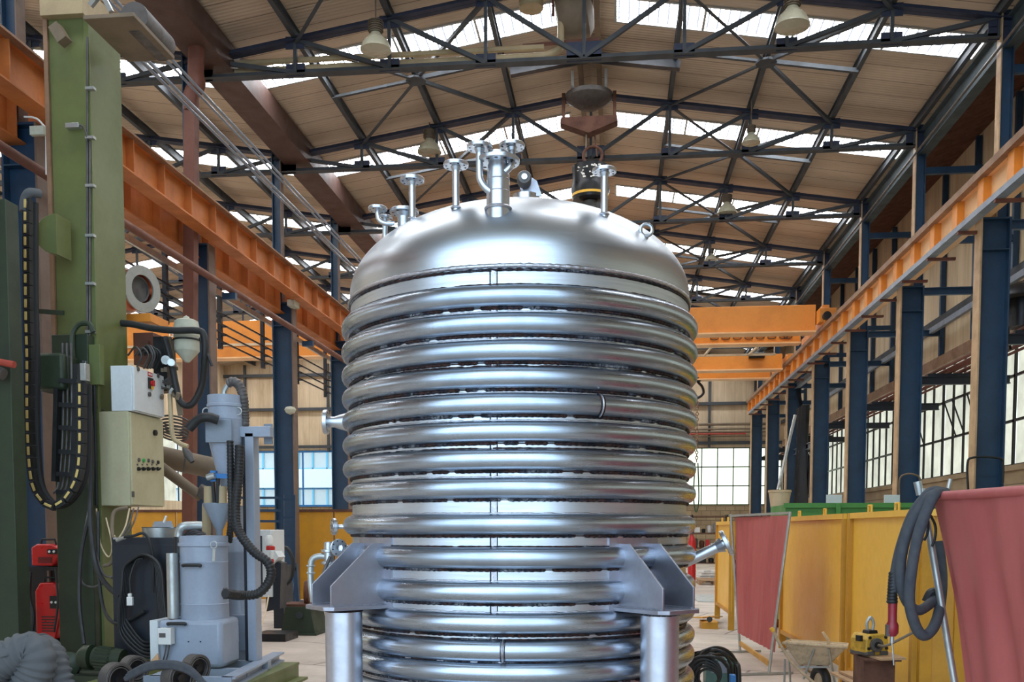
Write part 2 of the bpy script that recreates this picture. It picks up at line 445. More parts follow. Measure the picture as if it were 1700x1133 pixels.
# roof: two slopes per nave, with an opening left for each roof light
RT = .30                                  # purlin height between chord and lining
SK0, SK1 = 0, .92                     # roof light strip, distance behind its truss
def slope(name, x0, x1, xc, dz=0.0):
    """roof lining between x0 and x1, pieces between the roof light strips"""
    b = MB()
    def z(x): return top_z(x, xc) + RT + dz
    edge = .55 if x1 > x0 else -.55
    def slab(a, c, y0, y1):
        b.add([(a, y0, z(a)), (c, y0, z(c)), (c, y1, z(c)), (a, y1, z(a)), (a, y0, z(a) + .09), (c, y0, z(c) + .09), (c, y1, z(c) + .09), (a, y1, z(a) + .09)],
              [(0, 1, 2, 3), (4, 7, 6, 5), (0, 4, 5, 1), (1, 5, 6, 2), (2, 6, 7, 3), (3, 7, 4, 0)])
    ys = YF
    xin = x0 + edge; xout = x1 - edge * .4
    for Y in LIGHTS:
        if Y + SK1 > YE: break
        slab(x0, x1, ys, Y + SK0)
        slab(x0, xin, Y + SK0, Y + SK1); slab(xout, x1, Y + SK0, Y + SK1)
        ys = Y + SK1
    slab(x0, x1, ys, YE)
    return struct(b.build(name, M['roof']))
slope('ceiling', XC, XR + .5, XC)
slope('ceiling', XC, XL - .1, XC)
XC2 = -14.5
slope('ceiling', XC2, XL + .0, XC2); slope('ceiling', XC2, WL, XC2)
# low lean-to roof over the right side aisle
b = MB(); b.add([(XR + .4, YF, 10.85), (WR, YF, 11.3), (WR, YE, 11.3), (XR + .4, YE, 10.85), (XR + .4, YF, 10.95), (WR, YF, 11.4), (WR, YE, 11.4), (XR + .4, YE, 10.95)],
                [(0, 1, 2, 3), (4, 7, 6, 5), (0, 4, 5, 1), (1, 5, 6, 2), (2, 6, 7, 3), (3, 7, 4, 0)])
struct(b.build('ceiling', M['rusty']))

# roof lights
wn = [0]
def rooflight(Y, x0, x1, xc):
    wn[0] += 1
    def z(x): return top_z(x, xc) + RT + .03
    s = 1 if x1 > x0 else -1
    a, c = x0 + .55 * s, x1 - .22 * s
    b = MB(); b.add([(a, Y + SK0, z(a)), (c, Y + SK0, z(c)), (c, Y + SK1, z(c)), (a, Y + SK1, z(a))], [(0, 1, 2, 3)])
    o = struct(b.build('window_%d' % wn[0], M['skylight']))
    f = MB()
    for yy in (Y + SK0 + .02, Y + SK1 - .02): f.bar((a, yy, z(a) - .03), (c, yy, z(c) - .03), .05, .06)
    n = 4
    for i in range(n + 1):
        x = a + (c - a) * i / n
        f.bar((x, Y + SK0, z(x) - .03), (x, Y + SK1, z(x) - .03), .05, .05)
    f.build('window_frame', M['galv'], o)
for Y in LIGHTS:
    if Y + SK1 > YE: continue
    rooflight(Y, XC, XR + .5, XC); rooflight(Y, XC, XL - .1, XC)
    rooflight(Y, XC2, XL, XC2); rooflight(Y, XC2, WL, XC2)

# side wall right: block plinth, windows, cladding
WZ0, WZ1 = 3.17, 6.13
struct(MB().mm(WR, WR + .2, YF, YE, 0, WZ0).build('wall_right', M['block_y']))
struct(MB().mm(WR, WR + .2, YF, YE, WZ1, 11.4).build('wall_right', M['wall_y']))
struct(MB().mm(WR - .06, WR + .22, YF, YE, WZ0 - .12, WZ0).build('trim_1', M['block_y']))
b = MB(); b.mm(WR - .12, WR + .02, YF, YE, WZ1 - .02, WZ1 + .26)
struct(b.build('trim_2', M['rail']))
def steel_window(x, y0, y1, z0, z1, cols, rows, mat, axis, skip=()):
    """a band of steel-framed panes; axis 'y': in a side wall, 'x': in an end wall"""
    wn[0] += 1
    b = MB(); f = MB()
    P = (lambda t, z, d=0: V((x + d, t, z))) if axis == 'y' else (lambda t, z, d=0: V((t, x + d, z)))
    b.add([P(y0, z0, .05), P(y1, z0, .05), P(y1, z1, .05), P(y0, z1, .05)], [(0, 1, 2, 3)])
    o = struct(b.build('window_%d' % wn[0], mat))
    for i in range(cols + 1):
        t = y0 + (y1 - y0) * i / cols
        f.bar(P(t, z0), P(t, z1), .05, .05, up=(1, 0, 0))
    for j in range(rows + 1):
        z = z0 + (z1 - z0) * j / rows
        f.bar(P(y0, z), P(y1, z), .05, .06)
    f.build('window_frame', M['black_m'] if axis == 'y' else M['green_dk'], o)
    return o
ylist = [YF, 3.7, 8.4, 13.1] + BAYS
for i, Y in enumerate(ylist):
    y1 = ylist[i + 1] if i + 1 < len(ylist) else YE
    wnd = steel_window(WR + .02, Y + .01, y1 - .01, WZ0, WZ1, 6, 3, M['frost'], 'y')
    # some panes stand ajar
    if abs(Y - 22.5) < .1 or abs(Y - 27.2) < .1:
        f = MB(); 
        for (t, j, a) in ((Y + 1.5, 1, .25), (Y + 3.0, 1, .3)):
            z0 = WZ0 + .97; f.bar((WR, t, z0), (WR - a, t + .08, z0 + .9), .03, .03); f.bar((WR, t + .6, z0), (WR - a, t + .66, z0 + .9), .03, .03); f.bar((WR - a, t + .08, z0 + .9), (WR - a, t + .66, z0 + .9), .03, .03)
        f.build('ajar_sash', M['black_m'], wnd)
# end wall
def end_wall(x0, x1, spans, name):
    b = MB(); b.mm(x0, x1, YE, YE + .25, 0, WZ0 - .1); struct(b.build(name, M['block_x']))
    b = MB(); b.mm(x0, x1, YE, YE + .25, 6.05, 12); struct(b.build(name, M['wall_x']))
    xs = [x0] + [v for s in spans for v in s[:2]] + [x1]
    for i in range(0, len(xs), 2):
        if xs[i + 1] - xs[i] > .02: struct(MB().mm(xs[i], xs[i + 1], YE, YE + .25, WZ0 - .1, 6.05).build(name, M['wall_x']))
end_wall(XL, WR + .2, [(1.2, 8.6)], 'wall_end')
end_wall(WL, XL, [(-20.4, -8.2)], 'wall_end')
steel_window(YE + .02, 1.2, 8.6, WZ0 - .1, 6.05, 9, 3, M['frost_end'], 'x')
wn[0] += 1
o = struct(MB().add([(-20.4, YE + .06, WZ0 - .1), (-8.2, YE + .06, WZ0 - .1), (-8.2, YE + .06, 6.05), (-20.4, YE + .06, 6.05)], [(0, 1, 2, 3)]).build('window_%d' % wn[0], M['glass']))
f = MB()
for x in (-20.4, -18.0, -17.2, -13.2, -8.2): f.bar((x, YE, WZ0 - .1), (x, YE, 6.05), .08, .08, up=(1, 0, 0))
for z in (WZ0 - .1, 6.05): f.bar((-20.4, YE, z), (-8.2, YE, z), .1, .1)
f.bar((-20.4, YE, 4.0), (-8.2, YE, 4.0), .05, .05)
f.build('window_frame', M['skyblue'], o)
# framing on the end wall
b = MB()
for x in [XL + .8 + 2.35 * i for i in range(7)]: b.bar((x, YE - .12, 6.05), (x, YE - .12, 10.8), .14, .12, up=(1, 0, 0))
for x in [WL + 1.2 + 2.35 * i for i in range(6)]: b.bar((x, YE - .12, 6.05), (x, YE - .12, 10.8), .14, .12, up=(1, 0, 0))
for z in (6.3, 8.35, 10.2): b.bar((WL, YE - .16, z), (WR, YE - .16, z), .12, .16)
struct(b.build('trim_3', M['bluegrey']))
b = MB()
for z, r in ((7.25, .07), (7.0, .05), (6.85, .05), (6.62, .04)): b.cyl((XL, YE - .35, z), (WR - .6, YE - .35, z), r, n=8)
tag(b.build('wall_pipe', M['brownpipe']), 'bundle of brown pipes along the far end wall above its bright windows', 'pipes')
b = MB(); b.cyl((XL, YE - .42, 6.75), (WR - 2, YE - .42, 6.75), .045, n=8)
tag(b.build('wall_pipe', M['red_pipe']), 'thin red pipe along the far end wall above its bright windows', 'pipe')
# front of the hall: open gateway behind the photographer
b = MB(); b.mm(WL, -8.2, YF - .2, YF, 0, 11.9); b.mm(3.3, WR + .2, YF - .2, YF, 0, 11.7)
struct(b.build('wall_front', M['wall_x']))
b = MB(); b.mm(WL - .2, WL, YF, YE, 0, WZ0); b.mm(WL - .2, WL, YF, YE, WZ1, 11.6); struct(b.build('wall_left', M['wall_y']))
for i, Y in enumerate(ylist[2:]):
    y1 = ylist[i + 3] if i + 3 < len(ylist) else YE
    steel_window(WL - .08, Y + .18, y1 - .18, WZ0, WZ1, 6, 3, M['frost'], 'y')

# side wall framing on the right: studs, girts, braces
b = MB()
for Y in ylist[1:]:
    b.bar((WR - .08, Y + 2.35, WZ1 + .26), (WR - .08, Y + 2.35, 11.2), .12, .12, up=(1, 0, 0))
    b.bar((WR - .08, Y, WZ1 + .26), (WR - .08, Y, 11.2), .12, .12, up=(1, 0, 0))
struct(b.build('trim_4', M['blue']))
b = MB()
b.bar((WR - .12, YF, 7.35), (WR - .12, YE, 7.35), .1, .16)
b.bar((WR - .1, YF, 9.2), (WR - .1, YE, 9.2), .08, .1)
struct(b.build('trim_5', M['bluegrey']))

# ------------------------------------------------------------------ columns
def column(x, Y, side, label, group):
    """crane column: wide lower shaft under the crane girder, slender upper shaft to the truss; side = +1 when the wall is to the right"""
    o = thing('steel_column', label, 'column', (x, Y, 0), group)
    h, bf, t = .5, .3, .03
    zc = 7.1
    b = MB(); b.mm(x - h / 2 + t, x + h / 2 - t, Y - .015, Y + .015, 0, zc); 
    b.mm(x - h / 2 + t, x + h / 2 - t, Y - bf / 2, Y + bf / 2, zc - .03, zc)
    b.mm(x - h / 2 - .06, x + h / 2 + .06, Y - .2, Y + .2, 0, .04)
    for z in (6.55,): b.mm(x - h / 2 + t, x + h / 2 - t, Y - bf / 2, Y + bf / 2, z, z + .02)
    b.build('shaft', M['blue'], o)
    b = MB(); b.mm(x - h / 2, x - h / 2 + t, Y - bf / 2, Y + bf / 2, 0, zc); b.build('flange', M['tan_paint'] if side > 0 else M['blue'], o)
    b = MB(); b.mm(x + h / 2 - t, x + h / 2, Y - bf / 2, Y + bf / 2, 0, zc); b.build('flange', M['blue'] if side > 0 else M['flange_left'], o)
    xu = x + .12 * side
    b = MB(); b.mm(xu - .09, xu + .09, Y - .01, Y + .01, zc, 10.6); b.mm(xu + .09 * side, xu + .11 * side, Y - .1, Y + .1, zc, 10.6)
    b.build('upper_shaft', M['blue'], o)
    MB().mm(xu - .11 * side, xu - .09 * side, Y - .1, Y + .1, zc, 10.6).build('upper_flange', M['tan_paint'] if side > 0 else M['flange_left'], o)
    if side > 0:
        b = MB()
        for z in (8.1, 9.6): b.bar((xu + .1, Y, z), (WR - .1, Y, z), .1, .14)
        b.ib((x + .25, Y, 7.0), (WR - .1, Y, 7.0), .1, .16, .02)
        b.build('wall_strut', M['blue'], o)
        b = MB(); b.ib((x + .25, Y, 5.05), (WR - .1, Y, 5.05), .12, .18, .02); b.mm(x + .4, x + 1.4, Y - .05, Y + .05, 5.14, 5.2); b.build('pipe_bracket', M['navy'], o)
    return o
for k, Y in enumerate([13.1] + BAYS):
    if k > 0: column(XR, Y, 1, 'blue and tan steel column, %s from the right edge of the photo along the windowed wall' % ORD[k - 1], 'steel columns of the right crane track')
    column(XL - .15, Y if k else 12.4, -1, 'blue and brown steel column, %s from the left edge of the photo under the left crane track' % ORD[k], 'steel columns of the left crane track')

# ------------------------------------------------------------------ trusses
def truss(Y, xl, xr, xc, label, group):
    o = thing('roof_truss', label, 'roof truss', (xc, Y, CHORD), group)
    L = [xl + (xc - xl) * i / 4 for i in range(4)]; R = [xc + (xr - xc) * i / 4 for i in range(1, 5)]
    xs = L + [xc] + R
    mt = M['trussblue']
    tp = [V((x, Y, top_z(x, xc) - .02)) for x in xs]; bp = [V((x, Y, CHORD)) for x in xs]
    b = MB()
    for (p, q) in ((tp[0] + V((-.3, 0, -.03)), tp[4]), (tp[4], tp[-1] + V((.3, 0, -.03)))):
        b.angle(p + V((0, -.06, 0)), q + V((0, -.06, 0)), .11, .014); b.angle(q + V((0, .06, 0)), p + V((0, .06, 0)), .11, .014)
    b.build('top_chord', mt, o)
    b = MB(); b.angle(bp[0] + V((0, -.05, 0)), bp[-1] + V((0, -.05, 0)), .1, .012); b.angle(bp[-1] + V((0, .05, 0)), bp[0] + V((0, .05, 0)), .1, .012)
    b.build('bottom_chord', M['bluegrey'], o)
    for i in range(len(xs)):
        if i != 4: MB().bar(bp[i], tp[i], .06, .07, up=(0, 1, 0)).build('post', M['bluegrey'], o)
    for i in range(4):
        MB().bar(bp[i + 1], tp[i], .07, .08, up=(0, 1, 0)).build('diagonal', M['bluegrey'], o)
        MB().bar(bp[-2 - i], tp[-1 - i], .07, .08, up=(0, 1, 0)).build('diagonal', M['bluegrey'], o)
    MB().bar(bp[4], tp[4], .06, .06, up=(0, 1, 0)).build('post', M['bluegrey'], o)
    for i in range(len(xs)):
        for p, s in ((bp[i], 1), (tp[i], -1)):
            w_, h_ = (.36, .22) if not (i == 4 and s == 1) else (.62, .34)
            MB().mm(p.x - w_ / 2, p.x + w_ / 2, Y - .012, Y + .012, p.z - .06 if s > 0 else p.z - h_ + .06, p.z + h_ - .06 if s > 0 else p.z + .06).build('gusset_plate', mt, o)
    return o
for k, Y in enumerate(BAYS):
    truss(Y, XL, XR, XC, 'blue steel roof truss over the vessel hall, %s from the camera' % ORD[k], 'roof trusses of the main nave')
    truss(Y, WL, XL, XC2, 'blue steel roof truss seen beyond the left columns, %s from the camera' % ORD[k], 'roof trusses of the left nave')

# purlins and roof bracing
def purlin_lines(xl, xr, xc, word, grp):
    n = 0
    for i in range(9):
        x = xl + (xc - xl) * i / 4 if i <= 4 else xc + (xr - xc) * (i - 4) / 4
        if i == 4 or (xl < -20 and i in (0, 8)): continue
        z = top_z(x, xc) + .1
        b = MB(); b.ib((x, YF, z), (x, YE, z), .09, .2, .015)
        tag(b.build('purlin', M['bluegrey']), 'long grey purlin under the %s roof, %s line from its left side' % (word, ORD[n]), 'purlin', grp); n += 1
purlin_lines(XL, XR, XC, 'main', 'purlins of the main roof')
purlin_lines(WL, XL, XC2, 'left hand nave', 'purlins of the left roof')
for sx in (-.2, .2):
    x = XC + sx; z = RIDGE + .02
    tag(MB().ib((x, YF, z), (x, YE, z), .1, .2, .015).build('ridge_beam', M['brownpipe']), 'brown beam along the ridge, just %s of its centre line' % ('left' if sx < 0 else 'right'), 'beam', 'ridge beams')
BD = 4.7
def bracing(Y, xa, xm, xb, xc, label, grp):
    """diagonal rods from four nodes to a star plate at the middle purlin"""
    o = thing('roof_bracing', label, 'roof bracing', (xm, Y + BD / 2, 11), grp)
    zz = lambda x: top_z(x, xc) - .06
    c = V((xm, Y + BD / 2, zz(xm) + .04))
    for x, y in ((xa, Y), (xb, Y), (xa, Y + BD), (xb, Y + BD)):
        MB().angle((x, y, zz(x)), c, .07, .01).build('brace_rod', M['bluegrey'], o)
    for x in (xa, xb): MB().angle((x, Y + BD / 2, zz(x) + .04), c, .08, .012).build('cross_member', M['bluegrey'], o)
    MB().lathe([(.001, -.02), (.22, -.02), (.22, .02), (.001, .02)], c - V((0, 0, .03)), n=8).build('star_plate', M['bluegrey'], o)
for k, Y in enumerate([13.1] + BAYS[:-1]):
    for s, (xe, nm) in enumerate(((XR, 'right'), (XL, 'left'))):
        nodes = [XC + (xe - XC) * i / 4 for i in range(5)]
        bracing(Y, nodes[1], nodes[2] if 0 else nodes[2], nodes[3], XC, 'star-shaped roof bracing on the %s roof slope, %s bay from the camera' % (nm, ORD[k]), 'roof bracing on the %s slope' % nm)

# eaves girders, gutters, tracks
b = MB(); b.ib((XR + .2, YF, 10.2), (XR + .2, YE, 10.2), .22, .5, .02)
tag(b.build('eaves_beam', M['eaves']), 'deep blue-grey beam along the tops of the right hand columns', 'beam')
b = MB(); b.cyl((XR - .04, 8, 9.9), (XR - .04, YE - 2, 9.9), .025, n=8)
tag(b.build('conduit', M['castiron']), 'pale conduit running beside the right eaves beam', 'conduit')
b = MB(); b.mm(-7.75, -7.2, YF, YE, 10.3, 10.34); b.mm(-7.2, -7.16, YF, YE, 10.3, 10.78); b.mm(-7.79, -7.75, YF, YE, 10.3, 10.76)
tag(b.build('valley_gutter', M['brown']), 'big red-brown valley gutter box between the two naves', 'gutter')
for x, z, r, wd in ((-7.15, 9.3, .03, 'upper'), (-7.15, 8.9, .035, 'lower')):
    b = MB(); b.cyl((x, 6, z), (x, YE - 4, z), r * .8, n=8); b.cyl((x - .1, 6, z), (x - .1, YE - 4, z), r * .7, n=8)
    tag(b.build('conduit', M['grey2']), 'pair of shiny conduits high along the left columns, the %s pair' % wd, 'conduit')

def girder(x, z1, y0, y1, h, label, inner, mt, rail=True, step=1.0):
    """crane girder: I-beam with stiffeners, rail and surge plate"""
    o = thing('crane_girder', label, 'crane girder', (x, y0, z1 - h))
    MB().ib((x, y0, z1 - h / 2), (x, y1, z1 - h / 2), .3, h, .025).build('girder_beam', M['orange_pale'] if mt is M['orange'] else mt, o)
    n = int((y1 - y0) / step)
    b = MB()
    for i in range(n + 1):
        y = y0 + .2 + i * step
        b.mm(x - .14, x + .14, y, y + (.26 if mt is M['orange'] else .02), z1 - h + .02, z1 - .02)
    q = b.build('web_stiffener', mt, o); q['kind'] = 'stuff'
    if rail:
        MB().mm(x - .04, x + .04, y0, y1, z1, z1 + .08).build('rail', M['rail'], o)
        b = MB(); b.angle((x + inner * .16, y0, z1 + .02), (x + inner * .16, y1, z1 + .02), .12, .012, up=(0, 0, 1)); b.build('edge_angle', M['rail'], o)
    return o
girder(6.2, 7.66, 2, 46, .56, 'orange crane track girder along the right hand columns', -1, M['orange'], step=1.25)
girder(-7.4, 7.66, 2, 47, .56, 'orange crane track girder along the left columns, nearer the vessel', 1, M['orange_dk'])
girder(-7.98, 7.56, 2, 47, .70, 'orange crane track girder of the left nave, behind the nearer one', -1, M['orange_dk'])
# cable tray under the right girder on brackets
o = thing('cable_tray', 'grey cable tray on brown brackets under the right crane girder', 'cable tray', (6.2, 5, 7.0))
MB().bar((5.95, 5, 6.98), (5.95, 44.5, 6.98), .16, .1).build('tray', M['grey2'], o)
for i in range(24):
    y = 6.2 + i * 1.66
    MB().mm(5.88, 6.4, y, y + .07, 6.88, 6.93).build('bracket', M['rust'], o)
# pipe bundle on the right wall brackets
b = MB()
for i, (dx, r) in enumerate(((.55, .035), (.72, .035), (.9, .06), (1.12, .045), (1.3, .03))): b.cyl((XR + dx, 8, 5.2 + r), (XR + dx, YE - 3, 5.2 + r), r, n=8)
tag(b.build('pipe_bundle', M['rust']), 'bundle of brown pipes on the brackets of the right hand columns', 'pipes')
b = MB(); b.bar((WR - .35, 8, 7.05), (WR - .35, YE - 3, 7.05), .1, .14)
tag(b.build('cable_duct', M['grey2']), 'grey cable duct running along the tan right hand wall', 'cable duct')

# brown pipe and conductor rails along the left columns
o = thing('handrail_pipe', 'red-brown pipe running along the left columns below the crane girders', 'pipe', (-7.3, 3, 6.3))
MB().cyl((-7.3, 3, 6.3), (-7.3, 47, 6.3), .065, n=12).build('pipe', M['rust'], o)
for Y in [13.1] + BAYS[:-1]: MB().mm(-7.46, -7.2, Y + .1, Y + .2, 6.12, 6.24).build('clamp', M['blue'], o)
o = thing('conductor_rails', 'thin black conductor rails on hangers beside the left columns', 'conductor rails', (-8.0, 4, 6.5))
for i, z in enumerate((5.72, 5.9, 6.08, 6.3)):
    MB().bar((-8.3, 4, z), (-8.3, 46, z), .03, .03).build('conductor_rail', M['black_m'], o)
MB().bar((-8.37, 4, 6.75), (-8.37, 46, 6.75), .05, .12).build('cover_strip', M['galv'], o)
for i in range(17):
    y = 5 + i * 2.5
    b = MB(); b.mm(-8.45, -8.37, y, y + .1, 5.6, 7.0)
    for z in (5.72, 5.9, 6.08, 6.3): b.mm(-8.37, -8.25, y + .02, y + .08, z - .03, z)
    b.build('hanger', M['navy'], o)

# hall crane bridge behind the vessel
def bridge(Y, x0, x1, z0, z1, label, w=.4, text=None):
    o = thing('crane_bridge', label, 'overhead crane', ((x0 + x1) / 2, Y, z0))
    MB().mm(x0, x1, Y - w / 2, Y + w / 2, z0 + .04, z1).build('box_girder', M['orange'], o, bevel=.01)
    b = MB(); b.mm(x0, x1, Y - w / 2 - .12, Y + w / 2 + .05, z0, z0 + .045)
    b.build('bottom_flange', M['orange_pale'], o)
    if x1 > 0:
        for xe in (6.15, -7.42): MB().mm(xe - .16, xe + .16, Y - .75, Y + .75, 7.75, 7.95).build('end_carriage', M['orange'], o, bevel=.01); MB().mm(xe - .1, xe + .1, Y - .14, Y + .14, min(z0, 7.76), max(z1, 7.9)).build('end_plate', M['orange'], o)
    return o
def letters(txt, loc, size, mat, parent, rot=(PI / 2, 0, 0), name='lettering', ext=.004):
    c = bpy.data.curves.new(name, 'FONT'); c.body = txt; c.size = size; c.extrude = ext; c.resolution_u = 3
    t_ = bpy.data.objects.new(name + '_tmp', c); COL.objects.link(t_)
    dg = bpy.context.evaluated_depsgraph_get(); dg.update()
    me = bpy.data.meshes.new_from_object(t_.evaluated_get(dg))
    COL.objects.unlink(t_); bpy.data.objects.remove(t_)
    o = bpy.data.objects.new(name, me); COL.objects.link(o); me.materials.clear(); me.materials.append(mat)
    from mathutils import Euler
    me.transform(Matrix.Translation(V(loc)) @ Euler(rot).to_matrix().to_4x4())
    bpy_parent(o, parent)
    return o
zz = lambda py, Y: A(1250, py, Y).z
br = bridge(30, -7.1, 5.85, zz(557, 30), zz(511, 30), 'big orange crane bridge, nearest of the beams right of the vessel')
MB().mm(5.86, 6.34, 29.3, 29.75, 7.8, 8.2).build('gear_box', M['orange'], br, bevel=.01)
MB().cyl((6.05, 29.3, 7.95), (6.05, 29.15, 7.95), .12).build('wheel', M['black_m'], br)
b = MB()
br2 = bridge(32, -7.1, 5.8, zz(574, 32), zz(558, 32), 'orange crane bridge with looped cables below the nearest beam', .3)
for i in range(8):
    x = 3.1 + i * .36 if i < 7 else 5.4
    pts = [V((x + .13 * math.sin(t), 31.82, zz(559, 32) - .05 * (1 - math.cos(t)) - .02)) for t in [2 * PI * k / 12 for k in range(13)]]
    MB().tube(pts, .012, 6).build('festoon_cable', M['black'], br2)
wk = thing('crane_walkway', 'white-edged crane walkway frame under the looped cables', 'walkway', (4, 32.5, 7.2))
wz = zz(583, 33.5)
for y in (32.6, 34.2): MB().bar((-6.9, y, wz), (5.4, y, wz), .07, .07).build('side_rail', M['pale_stripe'], wk)
for i in range(8): MB().bar((-5.9 + i * 1.5, 32.6, wz), (-6.0 + i * 1.5, 34.2, wz), .06, .06).build('rung', M['pale_stripe'], wk)
br3 = bridge(36, -7.1, 5.9, zz(617, 36), zz(590, 36), 'orange crane bridge third from the camera, with a motor at its end')
MB().cyl((4.7, 35.7, zz(593, 36)), (5.25, 35.7, zz(593, 36)), .11).build('drive_motor', M['black_m'], br3)
br4 = bridge(38, -7.1, 5.8, zz(631, 38), zz(619, 38), 'lowest and farthest orange crane bridge carrying the hook', .3)
hk = thing('crane_hook', 'black crane hook with a long chain hanging right of the vessel', 'crane hook', tuple(A(1158, 640, 38)))
p0 = A(1158, 634, 38); p1 = A(1158, 700, 38); p2 = A(1158, 840, 38)
MB().lathe([(.001, .3), (.1, .28), (.16, .12), (.12, 0), (.001, -.02)], p0).build('hook_block', M['black_m'], hk)
MB().tube(smooth_path([p0, p0 + V((.18, 0, -.2)), p0 + V((.22, 0, -.45)), p0 + V((0, 0, -.62)), p0 + V((-.2, 0, -.5))]), .05, 8).build('hook', M['black_m'], hk)
for i in range(24):
    c = p0 + V((0, 0, -.6 - i * .105))
    MB().lathe([(.055 + .018 * math.cos(a), .018 * math.sin(a)) for a in [2 * PI * k / 6 for k in range(6)]], c, (1, 0, 0) if i % 2 else (0, 1, 0), 10, True).build('chain_link', M['rail'], hk)
zt = p0.z - 3.1
MB().tube(smooth_path([(p0.x - .06, p0.y, zt), (p0.x - .1, p0.y, zt - 1.3), (p0.x, p0.y, zt - 1.9), (p0.x + .1, p0.y, zt - 1.4), (p0.x + .05, p0.y, zt)]), .025, 6).build('sling', M['green_cable'], hk)
# left nave crane
zl = lambda py: A(480, py, 33).z
bl = bridge(33, WL + .3, -8.2, zl(596), zl(533), 'big orange crane bridge across the left nave behind the blue column')
MB().mm(WL + .3, -7.9, 32.76, 32.8, zl(575), zl(571)).build('weld_strip', M['pale_stripe'], bl)
MB().mm(-8.14, -7.84, 32.2, 33.8, 7.56, 7.95).build('end_carriage', M['orange'], bl, bevel=.01)
p = A(515, 560, 32.7); p2 = A(575, 560, 32.7)
MB().mm(p.x, p2.x, 32.74, 32.79, zl(560), zl(543)).build('name_plate', M['ink'], bl)
letters('BREFAN', (p.x + .1, 32.735, zl(558)), .36, M['ink_w'], bl)
letters('BREFAN', (A(278, 556, 32.7).x, 32.78, zl(558)), .36, M['ink_w'], bl)

# ------------------------------------------------------------------ lamps under the roof
def high_bay(px, py, Y, size, label):
    """bell-shaped high-bay lamp; px,py = centre of its glass"""
    c = A(px, py, Y); r = size
    o = thing('high_bay_lamp', label, 'lamp', tuple(c), 'bell-shaped lamps under the roof')
    z = c.z
    MB().lathe([(.30 * r, 1.15 * r), (.34 * r, 1.05 * r), (.45 * r, .9 * r), (.8 * r, .55 * r), (1.0 * r, .1 * r), (1.0 * r, 0), (.95 * r, 0), (.9 * r, .1 * r), (.4 * r, .8 * r)], c, n=28).build('reflector', M['lampglass'], o)
    MB().lathe([(.001, -.06 * r), (.6 * r, -.04 * r), (.97 * r, .03 * r), (.97 * r, .05 * r), (.001, .0)], c, n=28).build('lens', M['lampglass'], o)
    b = MB(); b.cyl(c + V((0, 0, 1.1 * r)), c + V((0, 0, 1.85 * r)), .42 * r, n=12)
    for k in range(5): b.lathe([(.42 * r, 0), (.5 * r, 0), (.5 * r, .05 * r), (.42 * r, .05 * r)], c + V((0, 0, (1.2 + k * .14) * r)), n=12)
    b.build('housing', M['dusty'], o)
    zt_ = top_z(c.x) + .05
    MB().cyl(c + V((0, 0, 1.85 * r)), (c.x, c.y, zt_), .015, n=6).build('suspension_rod', M['dusty'], o)
    return o
high_bay(624, 84, 17.0, .27, 'milky bell lamp at the upper left, largest and nearest of the left row')
high_bay(1315, 45, 16.9, .29, 'milky bell lamp at the upper right, largest and nearest of the right row')
high_bay(713, 254, 22.4, .28, 'milky bell lamp just above and left of the vessel nozzles')
high_bay(1207, 355, 27.2, .27, 'milky bell lamp against the third roof light right of the vessel')
high_bay(1247, 238, 22.0, .2, 'small pale disc lamp under the second truss on the right')
high_bay(1180, 433, 32, .2, 'smallest far bell lamp just above the orange crane on the right')

# hoist under the ridge
HY = 21.5
c = A(978, 158, HY); o = thing('ridge_hoist', 'rusty brown hoist trolley hanging under the roof ridge above the vessel', 'hoist', tuple(c))
for dx in (-.55, .55): MB().bar((c.x + dx, HY, c.z + .05), (c.x + dx, HY, c.z - .55), .07, .1).build('side_plate', M['rusty'], o)
MB().lathe([(.001, -.22), (.25, -.2), (.5, -.04), (.52, .04), (.001, .06)], c + V((0, 0, -.05)), n=24).build('drum', M['castiron'], o)
MB().poly([c + V((-.6, 0, -.5)), c + V((.6, 0, -.5)), c + V((.62, 0, -.62)), c + V((0, 0, -.85)), c + V((-.62, 0, -.62))], .3, (0, 1, 0)).build('trolley_frame', M['rusty'], o)
for dx in (-.45, .45): MB().bar((c.x + dx * .8, HY, c.z - .1), (c.x + dx * .8, HY, RIDGE + .05), .06, .06).build('hanger_rod', M['galv'], o)
bk = A(980, 300, HY)
MB().cyl((c.x - .05, HY, c.z - .8), (bk.x - .1, HY, bk.z + .5), .02, n=6).build('chain', M['brownpipe'], o)
MB().cyl((c.x + .12, HY, c.z - .8), (bk.x + .15, HY, bk.z + .5), .018, n=6).build('chain', M['rusty'], o)
MB().torus(bk + V((.05, 0, .52)), .2, .035, (0, 1, 0)).build('shackle', M['rusty'], o)
o = thing('chain_bucket', 'dark chain bucket with white lettering and a yellow stripe hanging above the vessel', 'chain bucket', tuple(bk))
MB().lathe([(.36, .28), (.40, .28), (.38, .0), (.4, -.12), (.42, -.2), (.38, -.42), (.001, -.45), (.001, -.4), (.33, -.38), (.34, .26)], bk, n=28).build('bucket', M['black_m'], o)
MB().lathe([(.385, 0), (.40, 0), (.40, .05), (.385, .05)], bk + V((0, 0, -.36)), n=28).build('stripe', M['yellow'], o)
b = MB(); b.cyl(bk + V((0, 0, -.45)), bk + V((0, 0, -.75)), .16); b.mm(bk.x - .25, bk.x + .25, HY - .1, HY + .1, bk.z - .65, bk.z - .5); b.build('hook_block', M['castiron'], o)
rnd = random.Random(3); b = MB()
for i in range(34):
    a = -PI / 2 + rnd.uniform(-.75, .75); z = bk.z + rnd.uniform(-.05, .22)
    p = V((bk.x + .39 * math.cos(a), HY + .39 * math.sin(a), z)); b.box(p, (rnd.uniform(.02, .06), .012, rnd.uniform(.01, .035)), rz=a + PI / 2)
b.build('worn_lettering', M['ink_w'], o)
